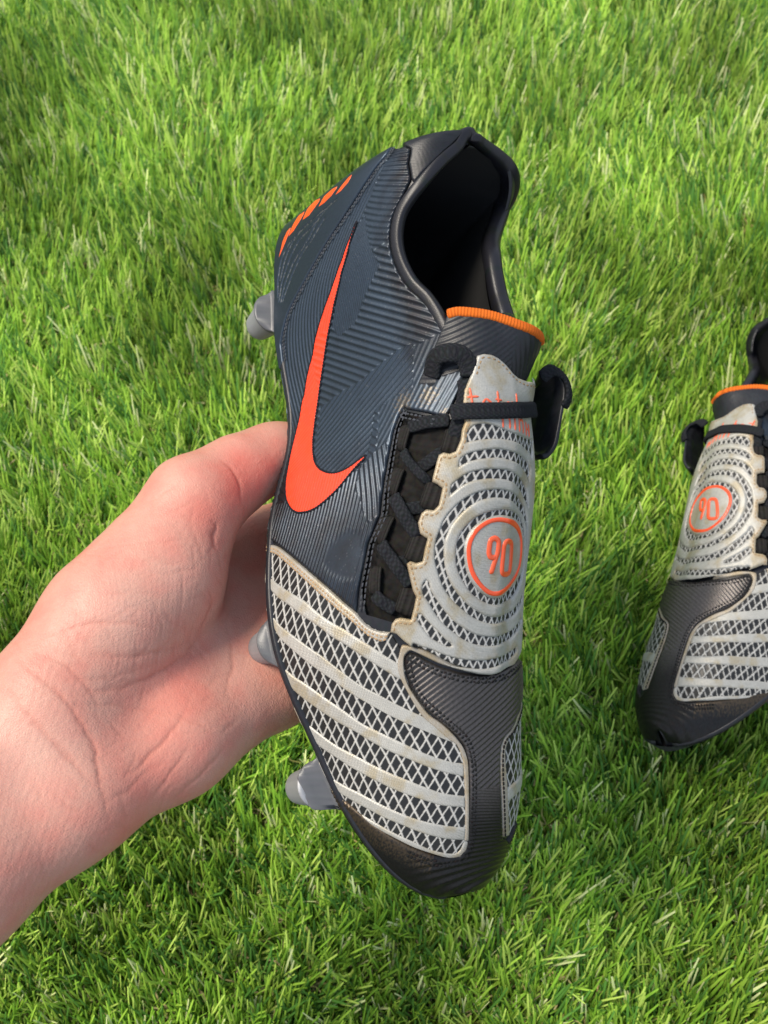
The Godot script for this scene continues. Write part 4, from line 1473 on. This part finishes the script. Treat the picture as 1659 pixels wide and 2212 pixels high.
# joints in tenths of a millimetre: x, y, z, radius; chains run from the wrist outwards
const BONES := {
	"forearm_a": [-1639, -1207, 928, 240, -1173, -760, 433, 220],
	"forearm_b": [-1786, -1531, 1200, 230, -1407, -1191, 772, 240, -1085, -996, 533, 200],
	"hypothenar": [-1085, -996, 533, 200, -772, -849, 281, 190, -430, -686, -53, 160, -138, -553, -284, 130],
	"palm_mid": [-1169, -758, 443, 210, -884, -609, 171, 170, -526, -437, -217, 150, -240, -309, -338, 130],
	"palm_low": [-1136, -884, 478, 210, -841, -744, 202, 180, -454, -566, -93, 150, -218, -426, -298, 130],
	"palm_up": [-1169, -758, 443, 210, -904, -406, 84, 160, -587, -160, -379, 140, -270, 12, -495, 125],
	"thenar": [-1174, -627, 463, 210, -1003, -398, 314, 230, -853, -227, 188, 230],
	"thumb": [-853, -227, 188, 230, -735, 32, 119, 170, -584, 156, -18, 132, -459, 232, -145, 115, -315, 285, -267, 100],
	"index": [-263, 12, -388, 120, -60, 64, -424, 95, 106, 96, -511, 86, 196, 115, -426, 74],
	"middle": [-240, -189, -331, 120, -9, -160, -380, 96, 177, -137, -480, 88, 265, -114, -381, 75],
	"ring": [-226, -364, -269, 115, -19, -346, -298, 92, 153, -329, -385, 84, 236, -302, -298, 72],
	"pinky": [-241, -540, -185, 110, -67, -526, -181, 82, 60, -513, -232, 74, 126, -489, -162, 65],
}
# creases of the palm, tenths of a millimetre along and across the palm: depth, width, then points
const CREASES := {
	"web": [11, 9, -240, 452, -224, 430, -237, 390, -227, 351],
	"thumb_joint": [8, 8, -175, 693, -137, 646, -114, 593, -111, 530],
	"life": [6, 9, -235, 64, -306, -9, -425, -69, -529, -111, -628, -128, -706, -131],
	"life_upper": [5, 9, -258, 210, -217, 158, -253, 73],
	"palm_one": [3, 7, -739, -166, -567, -186, -404, -222],
	"palm_two": [6, 8, -352, -225, -427, -298, -500, -368, -584, -419],
	"palm_three": [4, 9, -91, 95, -117, -51, -186, -172],
	"wrist_one": [5, 9, -955, -71, -895, -177, -827, -270, -758, -363, -709, -427],
	"wrist_two": [6, 10, -902, 0, -826, -93, -748, -195, -686, -312, -678, -430, -648, -550],
	"wrist_three": [4, 8, -850, 21, -763, -44, -677, -155, -664, -202],
	"ball_one": [4, 7, -822, 76, -683, 96, -539, 81, -441, 54],
	"ball_two": [4, 7, -699, -8, -556, -23, -402, 3, -274, 40],
	"ball_three": [2, 6, -680, 380, -500, 376, -325, 381],
	"ball_four": [3, 7, -765, -82, -625, -90, -458, -51],
	"fine_one": [2, 6, -475, 161, -440, 62, -449, -43],
	"fine_two": [2, 6, -377, 295, -371, 160, -373, 35],
	"fine_three": [2, 6, -551, 49, -531, -24, -528, -95],
	"heel_one": [4, 8, -355, -344, -422, -429, -477, -498],
	"heel_two": [4, 8, -205, -358, -303, -443, -396, -524],
	"heel_three": [3, 8, -485, -392, -588, -470, -659, -490],
}


func _hand(frame: Transform3D) -> void:
	var arm := Node3D.new()
	arm.name = _numbered("person")
	_tag(arm, "bare left hand and wrist holding the raised boot by its sole", "person")
	arm.transform = frame
	add_child(arm)
	side = 1.0
	var caps: Array = []
	for key in BONES:
		var b: Array = BONES[key]
		var soft := 5.0 if key in ["index", "middle", "ring", "pinky"] else 11.0
		for i in b.size() / 4 - 1:
			caps.append([Vector3(b[4 * i], b[4 * i + 1], b[4 * i + 2]) * 0.1, Vector3(b[4 * i + 4], b[4 * i + 5], b[4 * i + 6]) * 0.1, b[4 * i + 3] * 0.1, b[4 * i + 7] * 0.1, soft])
	var pole := Vector3(0.5789, 0.2859, 0.7637)
	var ex := Vector3(0.804, -0.0443, -0.5929)
	var ey := Vector3(-0.1357, 0.9572, -0.2555)
	var heart := Vector3(-47.8, -52.6, 13.3)
	const CELL := 0.8
	const BLOCK := 8
	var lo := Vector3(-172, -178, -66)
	var bx := 37
	var by := 35
	var bz := 29
	var nx := bx * BLOCK + 1
	var ny := by * BLOCK + 1
	var nz := bz * BLOCK + 1
	var field := PackedFloat32Array()
	field.resize(nx * ny * nz)
	field.fill(99.0)
	var blocks: Array = []
	var reach := CELL * BLOCK * 0.9
	for k in bz:
		for j in by:
			for i in bx:
				var mid := lo + Vector3(i + 0.5, j + 0.5, k + 0.5) * CELL * BLOCK
				var dists := PackedFloat32Array()
				var least := 1e9
				for c: Array in caps:
					var d := _capsule(mid, c)
					dists.append(d)
					least = minf(least, d)
				if least > reach + 7.0 or least < -reach - 9.0:
					continue
				var kept: Array = []
				for q in caps.size():
					if dists[q] < least + 2.0 * reach + 9.0:
						kept.append(caps[q])
				blocks.append(Vector3i(i, j, k))
				for z in BLOCK + 1:
					for y in BLOCK + 1:
						for x in BLOCK + 1:
							var at := ((k * BLOCK + z) * ny + j * BLOCK + y) * nx + i * BLOCK + x
							if field[at] < 98.0:
								continue
							var p := lo + Vector3(i * BLOCK + x, j * BLOCK + y, k * BLOCK + z) * CELL
							var d := 30.0
							for c: Array in kept:
								var e := _capsule(p, c)
								var s: float = c[4]
								var h := maxf(s - absf(d - e), 0.0) / s
								d = minf(d, e) - h * h * s * 0.25
							field[at] = d
	# surface nets
	var verts := PackedVector3Array()
	var ids := PackedInt32Array()
	ids.resize(nx * ny * nz)
	ids.fill(-1)
	var steps := PackedInt32Array([0, 1, nx, nx + 1, nx * ny, nx * ny + 1, nx * ny + nx, nx * ny + nx + 1])
	var corner: Array[Vector3] = []
	for q in 8:
		corner.append(Vector3(q & 1, (q >> 1) & 1, (q >> 2) & 1))
	var pairs := PackedInt32Array([0, 1, 2, 3, 4, 5, 6, 7, 0, 2, 1, 3, 4, 6, 5, 7, 0, 4, 1, 5, 2, 6, 3, 7])
	var cells := PackedInt32Array()
	for b: Vector3i in blocks:
		for z in BLOCK:
			for y in BLOCK:
				for x in BLOCK:
					var at := ((b.z * BLOCK + z) * ny + b.y * BLOCK + y) * nx + b.x * BLOCK + x
					var signs := 0
					for q in 8:
						if field[at + steps[q]] < 0.0:
							signs += 1
					if signs == 0 or signs == 8:
						continue
					var sum := Vector3.ZERO
					var n := 0
					for q in 12:
						var q0 := pairs[2 * q]
						var q1 := pairs[2 * q + 1]
						var d0 := field[at + steps[q0]]
						var d1 := field[at + steps[q1]]
						if (d0 < 0.0) != (d1 < 0.0):
							sum += corner[q0].lerp(corner[q1], d0 / (d0 - d1))
							n += 1
					ids[at] = verts.size()
					cells.append(at)
					verts.append(lo + (Vector3(b.x * BLOCK + x, b.y * BLOCK + y, b.z * BLOCK + z) + sum / n) * CELL)
	var tris := PackedInt32Array()
	var axis := PackedInt32Array([1, nx, nx * ny])
	for at in cells:
		for a in 3:
			var u := axis[(a + 1) % 3]
			var w := axis[(a + 2) % 3]
			var d0 := field[at]
			var d1 := field[at + axis[a]]
			if (d0 < 0.0) == (d1 < 0.0):
				continue
			var i0 := ids[at]
			var i1 := ids[at - u]
			var i2 := ids[at - u - w]
			var i3 := ids[at - w]
			if i1 < 0 or i2 < 0 or i3 < 0:
				continue
			if d0 < 0.0:
				tris.append_array([i0, i2, i1, i0, i3, i2])
			else:
				tris.append_array([i0, i1, i2, i0, i2, i3])
	# creases, wrinkles and the colour of the skin
	var lines: Array = []
	for key in CREASES:
		var c: Array = CREASES[key]
		var p := PackedVector2Array()
		for i in (c.size() - 2) / 2:
			p.append(Vector2(c[2 + 2 * i], c[3 + 2 * i]) * 0.1)
		var curve := _resample(p, 18)
		var box := Rect2(curve[0], Vector2.ZERO)
		for q in curve:
			box = box.expand(q)
		lines.append([c[0] * 0.1, c[1] * 0.1, curve, box.grow(3.0)])
	# shorter, finer lines scattered over palm and wrist
	var rng := RandomNumberGenerator.new()
	rng.seed = 31
	for k in 130:
		var at := Vector2(rng.randf_range(-96, -8), rng.randf_range(-62, 56))
		var heading := rng.randfn(0.35, 0.5)
		if at.x < -66.0:
			heading = rng.randfn(-0.95, 0.22)
		elif rng.randf() < 0.3:
			heading += 1.3
		var span := rng.randf_range(5.0, 15.0)
		var p := PackedVector2Array()
		for q in 4:
			p.append(at)
			at += Vector2(cos(heading), sin(heading)) * span / 3.0
			heading += rng.randfn(0.0, 0.16)
		var curve := _resample(p, 8)
		var box := Rect2(curve[0], Vector2.ZERO)
		for q in curve:
			box = box.expand(q)
		lines.append([rng.randf_range(0.10, 0.26), rng.randf_range(0.4, 0.65), curve, box.grow(2.0)])
	var cols := PackedColorArray()
	var ways := PackedVector3Array()
	for v in verts:
		var g := (v - lo) / CELL
		var gi := clampi(int(g.x), 1, nx - 3)
		var gj := clampi(int(g.y), 1, ny - 3)
		var gk := clampi(int(g.z), 1, nz - 3)
		var at := (gk * ny + gj) * nx + gi
		ways.append(Vector3(field[at + 1] - field[at - 1] + field[at + 2] - field[at], field[at + nx] - field[at - nx] + field[at + 2 * nx] - field[at], field[at + nx * ny] - field[at - nx * ny] + field[at + 2 * nx * ny] - field[at]).normalized())
	for i in verts.size():
		var v := verts[i]
		var way := ways[i]
		var flat := Vector2((v - heart).dot(ex), (v - heart).dot(ey))
		var facing := smoothstep(0.05, 0.5, way.dot(pole))
		var drop := 0.0
		var flush_shade := 0.0
		if facing > 0.0:
			for l: Array in lines:
				var box: Rect2 = l[3]
				if box.has_point(flat):
					var curve: PackedVector2Array = l[2]
					var jit := flat + Vector2(grain.get_noise_2d(flat.x * 0.4, flat.y * 0.4), grain.get_noise_2d(flat.x * 0.4 + 50.0, flat.y * 0.4)) * 0.9
					var d := 1e9
					var along := 0.0
					for q in curve.size() - 1:
						var e := jit.distance_squared_to(Geometry2D.get_closest_point_to_segment(jit, curve[q], curve[q + 1]))
						if e < d:
							d = e
							along = (q + 0.5) / (curve.size() - 1)
					d = sqrt(d)
					var w: float = l[1]
					if d < 4.0 * w:
						var fade := sqrt(sin(PI * along))
						drop += float(l[0]) * fade * (0.45 * exp(-d * d / (w * w * 0.3)) + 0.4 * exp(-d * d / (w * w * 3.0)))
						flush_shade += 0.75 * float(l[0]) * fade * exp(-d * d / (w * w * 1.2))
		drop = minf(drop, 1.2) * facing
		# fine wrinkles across the wrist and the ball of the thumb
		var wrist := smoothstep(-62.0, -80.0, flat.x)
		var warp := grain.get_noise_2d(flat.x * 0.25, flat.y * 0.25) * 3.0
		var wr := sin((flat.x * 0.86 - flat.y * 0.3) * 2.6 + warp) * 0.05 * wrist * (0.4 + 0.6 * absf(blotch.get_noise_2d(flat.x * 2.0, flat.y * 2.0)))
		var ball := 1.0 - smoothstep(14.0, 30.0, flat.distance_to(Vector2(-50, 12)))
		wr += ball * 0.04 * (sin(flat.x * 3.3 + warp) + sin(flat.y * 3.9 - warp))
		wr += 0.10 * grain.get_noise_3d(v.x * 1.1, v.y * 1.1, v.z * 1.1)
		verts[i] = (v + way * (wr * facing - drop)) * 0.001
		var skin := Color(0.56, 0.275, 0.21)
		var m := blotch.get_noise_3d(v.x * 1.6, v.y * 1.6, v.z * 1.6)
		skin = skin.lerp(Color(0.58, 0.215, 0.165), clampf(0.25 + 0.9 * m, 0.0, 0.8))
		for r: Vector4 in [Vector4(-15, 61, 12, 0.7), Vector4(-10, 71, 8, 0.7), Vector4(-27, 48, 11, 0.75), Vector4(-37, -14, 18, 0.55), Vector4(-48, -43, 20, 0.4), Vector4(-57, -60, 12, 0.4)]:
			var d := flat.distance_to(Vector2(r.x, r.y)) / r.z
			if d < 1.6:
				skin = skin.lerp(Color(0.62, 0.175, 0.13), r.w * exp(-d * d * 1.6))
		for r: Vector4 in [Vector4(-89, -31, 22, 0.55), Vector4(-60, 13, 16, 0.5), Vector4(-40, 25, 8, 0.4)]:
			var d := flat.distance_to(Vector2(r.x, r.y)) / r.z
			if d < 1.6:
				skin = skin.lerp(Color(0.62, 0.38, 0.30), r.w * exp(-d * d * 1.6))
		skin = skin.lerp(Color(0.42, 0.13, 0.09), clampf(flush_shade * 0.8, 0.0, 0.5))  # crease lines tinted darker and redder: painted shade on top of skin redness
		skin *= 1.0 + 0.05 * grain.get_noise_3d(v.x * 2.0, v.y * 2.0, v.z * 2.0)
		cols.append(skin)
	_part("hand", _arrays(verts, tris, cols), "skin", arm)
	# the forearm goes on from the wrist
	var path := PackedVector3Array()
	var out := PackedVector3Array()
	for i in 40:
		path.append(Vector3(-146, -116, 80).lerp(Vector3(-310, -272, 254), i / 39.0))
		out.append(pole)
	_part("forearm", _sweep(path, out, func(f: float) -> float: return 31.0 + 12.0 * smoothstep(0.0, 0.7, f), func(f: float) -> float: return 19.0 + 16.0 * smoothstep(0.0, 0.7, f), 40, false, func(r: float, x: float, s: float) -> float: return 0.3 * grain.get_noise_3d(r * 0.5, x * 0.5, s * 10.0), func(r: float, x: float, s: float) -> Color: return Color(0.57, 0.26, 0.20) * (1.0 + 0.25 * blotch.get_noise_3d(r, x, s * 20.0))), "skin", arm)


func _capsule(p: Vector3, c: Array) -> float:
	var a: Vector3 = c[0]
	var ab: Vector3 = c[1] - a
	var t := clampf((p - a).dot(ab) / ab.length_squared(), 0.0, 1.0)
	return p.distance_to(a + ab * t) - lerpf(c[2], c[3], t)
